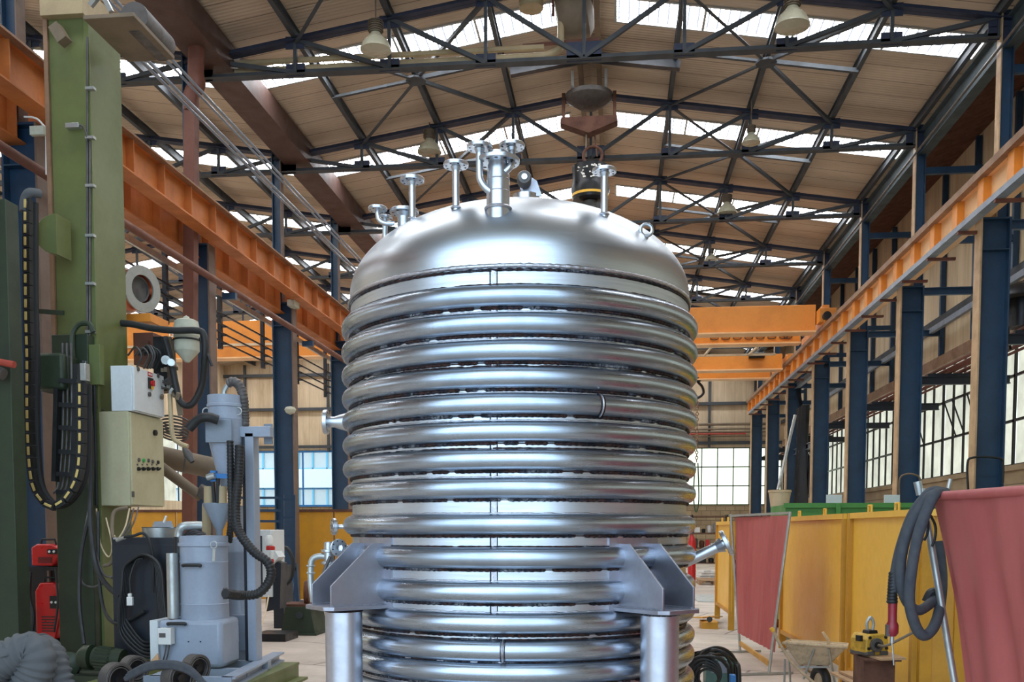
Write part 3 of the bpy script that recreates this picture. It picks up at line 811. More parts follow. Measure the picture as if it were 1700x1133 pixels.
MB().tube([bk + V((-.38, 0, .26)), bk + V((-.2, 0, .36)), bk + V((.05, 0, .38)), bk + V((.25, 0, .36)), bk + V((.38, 0, .26))], .02, 8).build('bail_handle', M['rusty'], o)
# fittings on the second left column
tag(MB().mm(A(476, 500, 22.1).x, A(489, 500, 22.1).x, 22.1, 22.48, A(482, 508, 22.1).z, A(482, 497, 22.1).z).build('switch_box', M['cloth'], bevel=.02), 'small cream switch box high on the blue column left of the vessel', 'switch box')
tag(MB().lathe([(.001, -.1), (.1, -.06), (.14, .02), (.1, .08), (.001, .1)], A(482, 682, 22.3), (0, 0, 1), 9).build('rag_bundle', M['cloth']), 'pale rag bundle tied to the blue column left of the vessel', 'bundle')
# ridge pipe, pipework along the first truss
pts = [(XL + .1, 18.0, 10.33), (-1.35, 18.0, 10.33), (-1.12, 18.0, 10.42), (-1.05, 18.0, 10.6), (-1.05, 18.0, 11.6)]
b = MB(); b.tube(smooth_path(pts[:2], 2)[:-1] + smooth_path(pts[1:], 5), .065, 12)
b.tube([V(p) + V((.17 if i > 1 else .0, .0, .16 if i < 2 else .16)) for i, p in enumerate(pts[:2])], .05, 10)
tag(b.build('ventilation_pipe', M['beige_pipe']), 'beige pipe pair running along the nearest truss and turning up at the ridge', 'pipe')
c = A(950, 25, 18.2); o = thing('ridge_fan', 'dark brown motor unit at the ridge near the top edge of the photo', 'fan', tuple(c))
MB().lathe([(.001, -.3), (.3, -.28), (.42, -.1), (.42, .25), (.3, .35), (.001, .4)], c, (1, 0, .2), 24).build('motor_casing', M['brownpipe'], o)
MB().lathe([(.001, 0), (.22, 0), (.24, .3), (.001, .3)], c + V((-.75, 0, .15)), (0, 0, 1), 20).build('intake', M['beige_pipe'], o)
for s in (-1, 1): MB().bar(c + V((.35 * s, 0, 0)), c + V((.35 * s, 0, .9)), .05, .05).build('support', M['rust'], o)
MB().bar(c + V((-.9, -.1, -.55)), c + V((.5, -.1, -.5)), .05, .05).build('crossbar', M['rust'], o)
# dark beam at the ridge between the first trusses
b = MB(); 
for s, xe in ((1, 1.25), (-1, -2.25)):
    b.bar((XC, 20.6, RIDGE - .1), (xe, 20.6, top_z(xe) - .08), .16, .16)
b = b
tag(b.build('cross_girder', M['navy']), 'short dark girder across the ridge in front of the brown hoist', 'girder')

# building seen through the far left windows
o = thing('office_building', 'white building with sky blue windows outside the far left windows', 'building', (-20, 66, 0))
MB().mm(-34, -15.4, 66, 74, -.2, 3.4).mm(-34, -15.4, 66, 74, 4.7, 6.0).mm(-34, -15.4, 66, 74, 7.3, 12).mm(-34, -15.4, 66.4, 74, 3.4, 4.7).mm(-34, -15.4, 66.4, 74, 6, 7.3).build('wall', M['facade'], o)
for z in (3.4, 6.0):
    for i in range(5):
        x = -33 + i * 3.6
        f = MB().mm(x, x + 3.1, 66.2, 66.3, z + .05, z + 1.25).build('window', M['facade_glass'], o)
        b = MB()
        for k in range(4): b.mm(x + k * 1.03 - .06, x + k * 1.03 + .06, 66.1, 66.2, z, z + 1.3)
        for zz in (z, z + 1.26): b.mm(x - .06, x + 3.15, 66.1, 66.2, zz, zz + .08)
        b.build('mullion', M['facade_blue'], f)
o2 = thing('outside_staircase', 'white outdoor staircase with blue posts beyond the far left windows', 'staircase', (-14.2, 62, 0))
for k, (a, b_) in enumerate((((-15.6, 62, 4.6), (-13.2, 62, 6.6)), ((-13.2, 62.6, 2.6), (-15.6, 62.6, 4.6)))):
    MB().bar(a, b_, 1.0, .5).build('flight', M['facade'], o2)
for x in (-15.7, -13.1): MB().mm(x - .07, x + .07, 61.9, 62.1, 0, 8).build('post', M['facade_blue'], o2)
MB().mm(-15.8, -13, 61.8, 63, 6.6, 6.8).build('landing', M['facade'], o2)
# ================================================================== THE VESSEL
def D(px, py, d):
    """the point seen at a photograph pixel, d metres ahead of the camera"""
    r = CF * F_PX + CR * (px - 850) + CU * (CY - py)
    return EYE + r * (d / r.dot(HF))
TD = 6.68
TC = EYE + HF * TD + CR * (12 / F_PX * TD); TC.z = 0
def TP(lat, dep, z): return TC + CR * lat + HF * dep + V((0, 0, z))
RS, RC = 1.137, .063
vessel = thing('pressure_vessel', 'large stainless steel vessel wrapped in half-pipe coils, standing on tube legs', 'vessel', tuple(TC))
def zat(py, d=TD - 1.2): return D(862, py, d).z
ring_py = [487, 533, 579, 624, 668, 715, 762, 810, 871, 928, 986, 1038, 1084, 1122]
ring_z = [zat(p) for p in ring_py] + [zat(1122) - .16]
z_seam = zat(441, TD - 1.14)
# shell, dome and lower end
N = 160
MB().lathe([(RS, .62), (RS, z_seam)], TC, n=N).build('shell', M['ss_shell'], vessel)
H = .60
prof = [(RS + .004, z_seam)] + [((RS + .004) * math.cos(t), z_seam + .05 + H * math.sin(t)) for t in [PI / 2 * i / 40 for i in range(41)]]
MB().lathe(prof, TC, n=N).build('dome', M['ss'], vessel)
MB().lathe([(RS * math.cos(t), .62 - .35 * math.sin(t)) for t in [PI / 2 * i / 16 for i in range(17)]], TC, n=96).build('bottom_head', M['ss'], vessel)
def bead(R, z, r, mat, name='weld_seam', seed=0, gaps=False, n=420):
    """hand-laid weld bead running round the shell"""
    rn = random.Random(seed); b = MB(); m = 6
    prof = [(math.cos(2 * PI * i / m), math.sin(2 * PI * i / m)) for i in range(m)]
    base = len(b.v); sc = []
    brk = sorted(rn.uniform(0, 2 * PI) for _ in range(14))
    for k in range(n):
        a = 2 * PI * k / n
        s = 1 + .14 * math.sin(k * 1.9) + rn.uniform(-.12, .12)
        if gaps and min(abs(a - q) for q in brk) < .02: s = .25
        for x, y in prof: b.v.append(TC + V((math.cos(a) * (R + r * s * x), math.sin(a) * (R + r * s * x), z + r * s * y)))
    for k in range(n):
        l = (k + 1) % n
        for i in range(m): j = (i + 1) % m; b.f.append((k * m + i, k * m + j, l * m + j, l * m + i))
    return b.build(name, mat, vessel, smooth=60)
bead(RS + .004, z_seam, .013, M['weldclean'], seed=1)
bead(RS + .002, z_seam - .022, .008, M['weld'], seed=2)
for i, z in enumerate(ring_z):
    rn = random.Random(50 + i)
    b = MB(); m = 20; n = 200; rr = RC * (1.0 if i < 9 else 1.03)
    for k in range(n):
        a = 2 * PI * k / n
        wob = .0008 * math.sin(a * 9 + i)
        for j in range(m):
            t = 2 * PI * j / m
            R_ = RS + (rr + wob) * math.cos(t); b.v.append(TC + V((math.cos(a) * R_, math.sin(a) * R_, z + (rr + wob) * math.sin(t))))
    for k in range(n):
        l = (k + 1) % n
        for j in range(m): q = (j + 1) % m; b.f.append((k * m + j, k * m + q, l * m + q, l * m + j))
    o = b.build('half_pipe_coil', M['ss_ring'], vessel, smooth=60)
    bead(RS + .005, z - rr - .004, .011, M['weld'], seed=100 + i, gaps=True, n=640)
    bead(RS + .004, z + rr + .001, .006, M['weldclean'] if i % 3 else M['weld'], seed=200 + i, gaps=True)
# shell strip seam
lat = -.155; dep = -math.sqrt(RS ** 2 - lat ** 2)
MB().bar(TP(lat, dep, .7), TP(lat, dep, z_seam - .02), .022, .014, up=tuple(-HF)).build('shell_seam', M['weldclean'], vessel)
for dx in (-.02, .02): MB().bar(TP(lat + dx, dep + (.002 if dx > 0 else -.004), .7), TP(lat + dx, dep, z_seam - .02), .006, .01, up=tuple(-HF)).build('shell_seam', M['weld'], vessel)
# butt welds across coils
for l_, i in ((.45, 4), (-.10, 12)):
    d_ = -math.sqrt(RS ** 2 - l_ ** 2); u = (TP(l_, d_, 0) - TC).normalized(); tg = V((0, 0, 1)).cross(u)
    for k, (o_, r_) in enumerate(((-.012, .003), (0, .007), (.012, .003))):
        c = TC + u * RS + tg * o_ + V((0, 0, ring_z[i]))
        MB().torus(c, RC + .002, r_, tuple(tg), 28, 8).build('butt_weld', M['weldclean'] if k == 1 else M['weld'], vessel)

# --- support brackets and legs
ZB = zat(1010, 5.75)
def bracket(ang, front=True):
    a = math.radians(ang)
    u = (CR * math.sin(a) - HF * math.cos(a)); t = (CR * math.cos(a) + HF * math.sin(a))
    Q = lambda r, s, z: TC + u * r + t * s + V((0, 0, z))
    lg = MB(); lg.cyl(Q(1.35, 0, .02), Q(1.35, 0, ZB - .02), .112, n=48); leg = lg.build('leg', M['ss_leg'], vessel)
    MB().poly([Q(1.17, -.18, .01), Q(1.53, -.18, .01), Q(1.53, .18, .01), Q(1.17, .18, .01)], .02).build('foot_plate', M['ss_plate'], leg)
    MB().torus(Q(1.35, 0, ZB - .025), .113, .006, n=40, m=6).build('leg_weld', M['weld'], leg)
    bp = MB().poly([Q(1.12, -.17, ZB), Q(1.50, -.17, ZB), Q(1.545, -.12, ZB), Q(1.545, .12, ZB), Q(1.50, .17, ZB), Q(1.12, .17, ZB)], .024).build('base_plate', M['ss_plate'], vessel, bevel=.003)
    for s in (-.125, .125):
        P = [Q(1.10, s, ZB + .01), Q(1.50, s, ZB + .01), Q(1.50, s, ZB + .135), Q(1.225, s, ZB + .385), Q(1.10, s, ZB + .385)]
        g_ = MB().poly(P, .014, tuple(t)).build('gusset_plate', M['ss_plate'], vessel, bevel=.002)
        w_ = MB()
        for e in (-1, 1): w_.tube([Q(1.14, s + e * .009, ZB + .014), Q(1.49, s + e * .009, ZB + .014)], .006, 6)
        w_.build('fillet_weld', M['weldclean'], g_)
    pad = MB()
    n = 8; 
    for k in range(n):
        s0 = -.2 + .4 * k / n; s1 = -.2 + .4 * (k + 1) / n
        r0 = math.sqrt((RS + .012) ** 2 - s0 ** 2); r1 = math.sqrt((RS + .012) ** 2 - s1 ** 2)
        pad.add([Q(r0, s0, ZB - .03), Q(r1, s1, ZB - .03), Q(r1, s1, ZB + .42), Q(r0, s0, ZB + .42), Q(r0 - .02, s0, ZB - .03), Q(r1 - .02, s1, ZB - .03), Q(r1 - .02, s1, ZB + .42), Q(r0 - .02, s0, ZB + .42)],
                [(0, 1, 2, 3), (4, 7, 6, 5), (0, 4, 5, 1), (1, 5, 6, 2), (2, 6, 7, 3), (3, 7, 4, 0)])
    pad.build('bracket_pad', M['ss_plate'], vessel)
for ang in (-53, 37, 127, 217): bracket(ang)

# --- nozzles on the dome
def on_dome(px, py):
    """where the line of sight meets the dome (or grazes it)"""
    r = (CF * F_PX + CR * (px - 850) + CU * (CY - py)).normalized()
    a = RS + .004; c0 = TC + V((0, 0, z_seam + .05)); best = None
    o_ = EYE - c0; S = V((1 / a, 1 / a, 1 / H)); oo = V((o_.x * S.x, o_.y * S.y, o_.z * S.z)); dd = V((r.x * S.x, r.y * S.y, r.z * S.z))
    A_ = dd.dot(dd); B_ = oo.dot(dd); C_ = oo.dot(oo) - 1; disc = B_ * B_ - A_ * C_
    t = (-B_ - math.sqrt(max(disc, 0))) / A_
    p = EYE + r * t
    if disc < 0:
        q = p - c0; k = V((q.x / a, q.y / a, q.z / H)).length; p = c0 + q / k
    return p
def flange(c, ax, ro, th, par, ri=None, bolts=8, raised=True):
    ax = V(ax).normalized(); c = V(c); ri = ri or ro * .3
    o = MB().lathe([(ri, 0), (ro - .003, 0), (ro, .003), (ro, th - .003), (ro - .003, th), (ri, th)], c - ax * th / 2, ax, 36, True)
    o = o.build('flange', M['ss_pipe'], par, smooth=30)
    MB().lathe([(ri, th / 2), (ro * .55, th / 2), (ro * .55, th / 2 + .003), (ri, th / 2 + .003)], c, ax, 28, True).build('sealing_face', M['ss_pipe'], o)
    a = ax.orthogonal().normalized(); b_ = ax.cross(a); h = MB()
    for k in range(bolts):
        t = 2 * PI * (k + .5) / bolts; p = c + (a * math.cos(t) + b_ * math.sin(t)) * ro * .78
        h.cyl(p - ax * (th / 2 + .0015), p + ax * (th / 2 + .0015), ro * .085, n=10)
    h.build('bolt_hole', M['black_m'], o)
    return o
def neck_flange(p, ro, rp, par, up=(0, 0, 1), th=.022, bolts=8):
    """weld-neck flange whose top is at p"""
    up = V(up).normalized()
    flange(p - up * th / 2, up, ro, th, par, rp * .85, bolts)
    MB().lathe([(rp, -.045), (rp * 1.5, -th - .001), (rp * .8, -th - .001)], p, up, 28).build('flange_neck', M['ss_pipe'], par)
def stub(px, py0, py1, ro, rp):
    p = on_dome(px, py0); d = (p - EYE).dot(HF); top = D(px, py1, d); top.x, top.y = p.x, p.y
    o = MB().cyl(p - V((0, 0, .06)), top - V((0, 0, .02)), rp, n=24).build('nozzle', M['ss_pipe'], vessel)
    MB().torus(p + V((0, 0, .003)), rp + .004, .007, n=24, m=6).build('nozzle_weld', M['weldclean'], o)
    neck_flange(top, ro, rp, o)
    return p, top
stub(757, 346, 271, .075, .021)
stub(684, 364, 296, .075, .021)
stub(1003, 357, 281, .072, .021)
# main nozzle with two branches
p = on_dome(827, 348); d = (p - EYE).dot(HF)
zt = lambda py: D(827, py, d).z
mn = MB().lathe([(.068, -.08), (.068, 0), (.066, zt(296) - p.z), (.060, zt(275) - p.z), (.044, zt(262) - p.z), (.044, zt(258) - p.z)], p, n=36).build('main_nozzle', M['ss_pipe'], vessel)
for zz in (300, 320): MB().torus((p.x, p.y, zt(zz)), .066, .003, n=32, m=6).build('pipe_weld', M['weldclean'], mn)
MB().torus(p + V((0, 0, .004)), .072, .009, n=32, m=6).build('nozzle_weld', M['weldclean'], mn)
tp_ = V((p.x, p.y, zt(254)))
neck_flange(tp_, .062, .044, mn, bolts=8)
flange(tp_ + HF * .01 + V((0, 0, -.045)), (0, 0, 1), .125, .024, mn, .05, 12)
def branch(points, r, ftop, ro):
    path = smooth_path(points, 6)
    o = MB().tube(path, r, 16).build('branch_pipe', M['ss_pipe'], mn)
    MB().lathe([(r, -.045), (r * 1.5, -.023), (r * .8, -.023)], ftop, n=24).build('flange_neck', M['ss_pipe'], mn)
    flange(ftop - V((0, 0, .011)), (0, 0, 1), ro, .022, mn, r * .85, 8)
e = p
branch([D(822, 322, d - .03), D(808, 314, d - .03), D(798, 300, d - .03), D(796, 284, d - .03), D(796, 248, d - .03)], .020, D(796, 241, d - .03), .074)
branch([D(838, 286, d - .04), D(846, 278, d - .04), D(850, 268, d - .02), D(850, 248, d)], .020, D(850, 239, d), .074)
# cluster at the left shoulder of the dome
q = on_dome(668, 372); dq = (q - EYE).dot(HF) + .25
qt = D(671, 349, dq)
s_ = MB().cyl(qt - V((0, 0, .25)), qt - V((0, 0, .02)), .045, n=28).build('shoulder_nozzle', M['ss_pipe'], vessel); neck_flange(qt, .095, .045, s_)
b1 = D(655, 371, dq - .02); f1 = D(627, 344, dq - .02)
o = MB().tube(smooth_path([b1, D(640, 371, dq - .02), D(630, 366, dq - .02), D(627, 356, dq - .02), f1 - V((0, 0, .02))], 5), .016, 14).build('branch_pipe', M['ss_pipe'], s_)
flange(f1 - V((0, 0, .011)), (0, 0, 1), .062, .02, s_, .015, 8)
f2 = D(639, 359, dq + .1)
MB().cyl(f2 - V((0, 0, .3)), f2, .018).build('branch_pipe', M['ss_pipe'], s_); flange(f2 - V((0, 0, .01)), (0, 0, 1), .05, .018, s_, .015, 6)
# hinge / lifting fitting behind the top
hc = TP(.045, .12, 0); hz = D(866, 330, (hc - EYE).dot(HF)).z; hc.z = hz
o = MB().cyl(hc - V((0, 0, .1)), hc + V((0, 0, .02)), .09, n=32).build('top_boss', M['ss_pipe'], vessel)
for s in (-.05, .06):
    MB().poly([hc + CR * (.0) + HF * s + V((0, 0, .0)), hc + CR * .11 + HF * s, hc + CR * .075 + HF * s + V((0, 0, .10)), hc + CR * .03 + HF * s + V((0, 0, .13)), hc - CR * .02 + HF * s + V((0, 0, .13)), hc - CR * .04 + HF * s + V((0, 0, .09))], .012, tuple(HF)).build('lug_plate', M['ss_plate'], o)
MB().lathe([(.001, 0), (.03, 0), (.048, .01), (.05, .08), (.04, .1), (.001, .1)], hc + V((0, 0, .09)) - HF * .06 - CR * .012, -HF, 24).build('motor_cap', M['castiron'], o)
MB().lathe([(.001, 0), (.02, 0), (.02, .01), (.001, .01)], hc + V((0, 0, .09)) - HF * .16 - CR * .012, -HF, 16).build('cap_boss', M['ss_pipe'], o)
# lifting eye on the right shoulder
q = on_dome(1073, 392); MB().torus(q + V((0, 0, .035)), .035, .011, tuple(HF), 24, 8).build('lifting_eye', M['ss_pipe'], vessel)
# side nozzles, left
def side(pts, r, fl, ax, ro, nm):
    o = MB().tube(smooth_path(pts, 4), r, 20).build(nm, M['ss_pipe'], vessel)
    flange(fl, ax, ro, .026, o, r * .85, 8); return o
zc = D(560, 697, 6.5)
o = MB().lathe([(.062, 0), (.05, .05), (.036, .09), (.036, .14)], TC - CR * 1.16 - HF * .12 + V((0, 0, zc.z - .01)), -CR, 24).build('side_nozzle', M['ss_pipe'], vessel)
flange(TC - CR * 1.305 - HF * .12 + V((0, 0, zc.z - .01)), -CR, .082, .03, o, .03, 8)
zc = D(560, 875, 6.5).z
o = MB().cyl(TC - CR * 1.15 - HF * .2 + V((0, 0, zc)), TC - CR * 1.24 - HF * .2 + V((0, 0, zc)), .016).build('side_nozzle', M['ss_pipe'], vessel)
flange(TC - CR * 1.245 - HF * .2 + V((0, 0, zc)), -CR - HF * .5, .057, .022, o, .016, 6)
# valve group behind the left bracket
vc = D(545, 925, 6.9)
o = MB().cyl(D(546, 950, 6.9), D(546, 903, 6.9), .036).build('valve_pipe', M['ss_pipe'], vessel)
for py in (903, 915, 935): flange(D(546, py, 6.9), (0, 0, 1), .055 if py != 903 else .035, .02, o, .02, 6)
flange(D(562, 910, 6.7), CR * .7 - HF, .062, .02, o, .02, 8)
MB().cyl(D(562, 910, 6.7), D(600, 915, 7.2), .03).build('branch_pipe', M['ss_pipe'], o)
MB().tube(smooth_path([D(546, 925, 6.9), D(530, 924, 6.9), D(519, 929, 6.9), D(516, 942, 6.9), D(516, 968, 6.9), D(520, 1000, 6.9)], 5), .022, 14).build('elbow_pipe', M['galv'], o)
for py in (940, 952): MB().torus(D(516, py, 6.9), .024, .008, n=20, m=6).build('pipe_coupling', M['galv'], o)
MB().tube(smooth_path([D(548, 925, 6.85), D(536, 955, 6.8), D(528, 990, 6.8)], 5), .012, 10).build('hose', M['castiron'], o)
# slanting pipe, right
a_, b_ = D(1128, 939, 6.52), D(1203, 903, 6.46); ax = (b_ - a_).normalized()
o = MB().cyl(a_, b_, .036, n=28).build('slanted_nozzle', M['ss_pipe'], vessel)
MB().lathe([(.036, -.06), (.055, -.015), (.03, -.015)], b_, ax, 28).build('flange_neck', M['ss_pipe'], o)
flange(b_ + ax * .012, ax, .09, .028, o, .03, 8)
# ================================================================== LEFT SIDE EQUIPMENT
def boxed(px0, px1, py0, py1, Y0, depth, name, mat, parent=None, bevel=.004):
    """axis-aligned box whose near face (hall depth Y0) fills the pixel rectangle, depth metres deep"""
    a, b_ = A(px0, py1, Y0), A(px1, py0, Y0)
    return MB().mm(a.x, b_.x, Y0, Y0 + depth, max(a.z, 0.0), b_.z).build(name, mat, parent, bevel=bevel)
def path(pts, n=6): return smooth_path([A(*p) for p in pts], n)
def cable(pts, r, name, mat, parent=None, n=6, sides=8): return MB().tube(path(pts, n), r, sides).build(name, mat, parent)
def ribbed(points, r, name, mat, parent=None, pitch=.035, depth=.12, sides=16):
    """corrugated flexible hose"""
    P = [V(p) for p in points]; L = [0]
    for i in range(1, len(P)): L.append(L[-1] + (P[i] - P[i - 1]).length)
    n = int(L[-1] / pitch * 4); out = []; rad = []
    j = 0
    for i in range(n + 1):
        s = L[-1] * i / n
        while j < len(L) - 2 and L[j + 1] < s: j += 1
        t = (s - L[j]) / max(L[j + 1] - L[j], 1e-6); out.append(P[j].lerp(P[j + 1], min(t, 1)))
        rad.append(r * (1 + depth * (.5 if i % 4 in (1, 2) else -.5)))
    return MB().tube(out, r, sides, radii=rad).build(name, mat, parent, smooth=50)

# --- welding column and boom manipulator
mx0, mx1, my0, my1 = A(96, 600, 11).x, A(161, 600, 11).x, 11.0, 11.74
mt = thing('welding_manipulator', 'tall olive green machine column left of the grey control cabinets', 'machine column', ((mx0 + mx1) / 2, 11.3, 0))
ztop = A(150, 28, 11).z
MB().mm(mx0, mx1, my0, my1, .25, ztop).build('mast', M['green'], mt, bevel=.01)
MB().mm(mx0 - .1, mx0 - .04, my0 + .05, my0 + .5, .3, ztop).build('guide_rail', M['brownpipe'], mt)
MB().mm(mx0 - .05, mx0, my0 - .03, my0 + .02, .3, ztop).build('guide_rail', M['rail'], mt)
MB().mm(mx1 - .06, mx1 + .012, my0 - .012, my0 + .05, .3, ztop).build('corner_strip', M['green'], mt, bevel=.004)
MB().mm(mx0 - .5, mx1 + .35, my0 - .25, my1 + .4, 0, .25).build('base_frame', M['green_dk'], mt, bevel=.01)
MB().mm(mx0 + .02, mx1 - .02, my0 - .16, my0, .25, A(120, 560, 11).z).build('lower_casing', M['green_dk'], mt, bevel=.01)
# cables on the front with clamps
for k, dx in enumerate((0, 7)):
    MB().tube([A(145 + dx * .6, y, 10.97) for y in (62 if k == 0 else 235, 150 if k == 0 else 240, 235, 560)], .013, 8).build('conduit', M['castiron'], mt)
for py in (145, 227, 307, 390, 470, 550): boxed(141, 155, py - 2, py + 3, 10.93, .06, 'clamp', M['galv'], mt, 0)
o = boxed(108, 130, 203, 212, 10.9, .08, 'limit_switch', M['galv'], mt)
cable([(130, 207, 10.93), (138, 210, 10.93), (143, 222, 10.93), (144, 235, 10.95)], .01, 'switch_lead', M['castiron'], mt)
# head at the top
hd = boxed(138, 222, 20, 32, 10.6, 1.0, 'head_plate', M['brownpipe'], mt)
b = MB(); c = A(222, 28, 10.9); b.cyl(c, c + V((.0, .7, 0)), .17, n=28); b.build('head_roller', M['castiron'], hd)
boxed(66, 136, -30, 26, 10.9, .6, 'gear_housing', M['beige_pipe'], mt)
for q in ((150, 10, 190, -40), (185, 20, 160, -30)): MB().bar(A(q[0], q[1], 10.7), A(q[2], q[3], 10.7), .05, .05).build('head_strut', M['galv'], mt)
MB().bar(A(92, 45, 10.85), A(108, 70, 10.85), .14, .12).build('head_bracket', M['brownpipe'], mt)
# carriage covers left of the mast
c0 = A(80, 372, 10.9); c1 = A(80, 437, 10.9)
gc = MB(); pr = []
x0 = A(62, 400, 10.7).x; x1 = A(106, 400, 10.7).x; zc_ = (c0.z + c1.z) / 2; hh = (c0.z - c1.z) / 2
pts = [V((x1, 10.7, c1.z))] + [V((x1 - (x1 - x0) * .8 * math.sin(t), 10.7, zc_ - hh * math.cos(t))) for t in [PI * i / 12 for i in range(13)]] + [V((x1, 10.7, c0.z))]
gc.poly(pts, .3, (0, 1, 0)); gc.build('belt_guard', M['green'], mt, bevel=.006)
o = boxed(54, 104, 585, 648, 10.5, .35, 'motor_housing', M['green_dk'], mt, .04)
boxed(96, 165, 572, 640, 10.86, .1, 'side_plate', M['green'], mt)
MB().bar(A(62, 517, 10.8), A(106, 520, 10.8), .03, .05).build('hook_arm', M['green_dk'], mt)
# boom pipes crossing behind the mast
o = thing('fume_duct', 'thick grimy brown duct crossing behind the green machine column', 'duct', tuple(A(300, 755, 12.6)))
MB().cyl(A(52, 711, 12.9), A(372, 782, 13.6), .155, n=28).build('duct', M['brownpipe'], o)
MB().cyl(A(52, 795, 12.85), A(110, 782, 12.9), .10, n=20).build('branch_duct', M['brownpipe'], o)
MB().cyl(A(262, 772, 12.8), A(335, 826, 13.1), .075, n=20).build('branch_duct', M['brownpipe'], o)
MB().cyl(A(335, 826, 13.1), A(345, 812, 13.1), .11, n=20).build('duct_elbow', M['castiron'], o)
for t in (.42, .8): 
    p, q = A(52, 711, 12.9), A(372, 782, 13.6); c = p.lerp(q, t); MB().torus(c, .157, .012, tuple((q - p).normalized()), 28, 8).build('duct_clamp', M['castiron'], o)
# gearmotor at the foot
o = thing('gearmotor', 'olive green gear motor with ribbed housing on the floor below the green column', 'motor', tuple(A(160, 1095, 9.9)))
p, q = A(133, 1092, 9.85), A(158, 1092, 9.85)
MB().lathe([(.001, 0), (.09, 0), (.13, .05), (.14, .14), (.001, .16)], p, q - p, 28, unit=False).build('gearbox', M['green_dk'], o)
q2 = A(205, 1097, 9.85)
mbm = MB(); mbm.cyl(q - V((.0, 0, 0)), q2, .115, n=28); mo = mbm.build('motor_housing', M['green_dk'], o)
for k in range(18):
    a = 2 * PI * k / 18; ax = (q2 - q).normalized(); u = ax.orthogonal().normalized(); w_ = ax.cross(u); off = (u * math.cos(a) + w_ * math.sin(a)) * .12
    MB().bar(q + off + ax * .03, q + (q2 - q) * .62 + off, .012, .02).build('cooling_fin', M['green_dk'], mo)
MB().lathe([(.001, .0), (.12, .0), (.125, -.1), (.11, -.12), (.001, -.12)], q2, q2 - q, 28).build('fan_cowl', M['green_dk'], o)
g_ = A(112, 1104, 9.9); MB().lathe([(.001, -.08), (.13, -.08), (.14, 0), (.10, .03), (.05, .05), (.001, .05)], g_, (0, -1, 0), 24).build('worm_gear', M['green_dk'], o)
MB().mm(g_.x - .15, q2.x + .05, 9.75, 10.1, 0, g_.z - .1).build('foot', M['green_dk'], o)

# --- energy chain with pale links
ec = thing('energy_chain', 'black cable drag chain in a long U with a row of pale yellow links', 'cable chain', tuple(A(90, 600, 10.4)))
EY = 10.3
outer = [(46, 330), (46, 420), (47, 520), (49, 600), (49, 680), (52, 760), (58, 805), (70, 828), (86, 840), (104, 834), (120, 815), (132, 785), (136, 740), (136, 690), (136, 635)]
P = smooth_path([A(x, y, EY) for x, y in outer], 8)
MB().tube([p + V((0, .14, 0)) for p in P], .035, 8).build('side_band', M['black'], ec)
L = [0]
for i in range(1, len(P)): L.append(L[-1] + (P[i] - P[i - 1]).length)
def along(s):
    for i in range(1, len(P)):
        if L[i] >= s: return P[i - 1].lerp(P[i], (s - L[i - 1]) / (L[i] - L[i - 1])), (P[i] - P[i - 1]).normalized()
    return P[-1], (P[-1] - P[-2]).normalized()
n = 37; st = L[-1] / n
for i in range(n):
    c, d_ = along((i + .5) * st)
    MB().bar(c - d_ * st * .47, c + d_ * st * .47, .085, .07, up=(0, 1, 0)).build('link', M['black'], ec)
    MB().bar(c - d_ * st * .34 - V((0, .05, 0)), c + d_ * st * .34 - V((0, .05, 0)), .028, .012, up=(0, 1, 0)).build('link_cover', M['ylw_link'], ec, bevel=.004)
MB().tube(path([(44, 335, EY), (40, 350, EY), (42, 330, EY), (50, 320, EY), (66, 322, EY + .1)]), .05, 12).build('hose_end', M['duct_cloth'], ec)
for i, py in enumerate((632, 672, 710, 750, 787, 817)):
    w_ = MB().bar(A(98 - (4 if i > 3 else 0), py, EY + .2), A(128 - (4 if i > 4 else 0), py + 2, EY + .2), .03, .05).build('crossbar', M['black'], ec)
for x in (97, 129): MB().bar(A(x, 605, EY + .25), A(x - (6 if x > 100 else 5), 800, EY + .25), .05, .09).build('inner_band', M['black'], ec)
for x in (104, 111, 118): cable([(x, 570, EY + .3), (x + 1, 700, EY + .3), (x - 6, 800, EY + .3), (x - 16, 820, EY + .3)], .014, 'inner_cable', M['castiron'], ec)
boxed(133, 141, 603, 632, 10.2, .1, 'end_clamp', M['galv'], ec)

# --- dark green post at the left edge, with end of a red pipe
a_ = A(17, 600, 9.6)
po = thing('green_post', 'dark green steel post at the left edge of the photo', 'post', (a_.x - .25, 9.7, 0))
MB().mm(a_.x - .55, a_.x, 9.6, 9.82, 0, A(10, 330, 9.6).z).build('shaft', M['green_dk'], po, bevel=.006)
MB().mm(a_.x - .7, a_.x + .1, 9.5, 9.95, 0, .03).build('foot_plate', M['green_dk'], po)
o = thing('red_pipe', 'short red pipe end with a dark collar on the left edge post', 'pipe', tuple(A(10, 602, 9.45)))
MB().cyl(A(-40, 594, 9.4), A(24, 606, 9.4), .035).build('pipe', M['red_pipe'], o)
MB().cyl(A(-30, 606, 9.45), A(6, 622, 9.45), .06).build('collar', M['castiron'], o)

# junction box on the dark column
o = thing('junction_box', 'small cream junction box with a curved white conduit at the upper left edge', 'junction box', tuple(A(60, 216, 11.9)))
boxed(49, 72, 208, 224, 11.6, .06, 'box', M['cloth'], o)
cable([(40, 194, 11.7), (58, 196, 11.7), (70, 206, 11.7), (76, 222, 11.7), (77, 290, 11.7)], .012, 'conduit', M['white'], o)

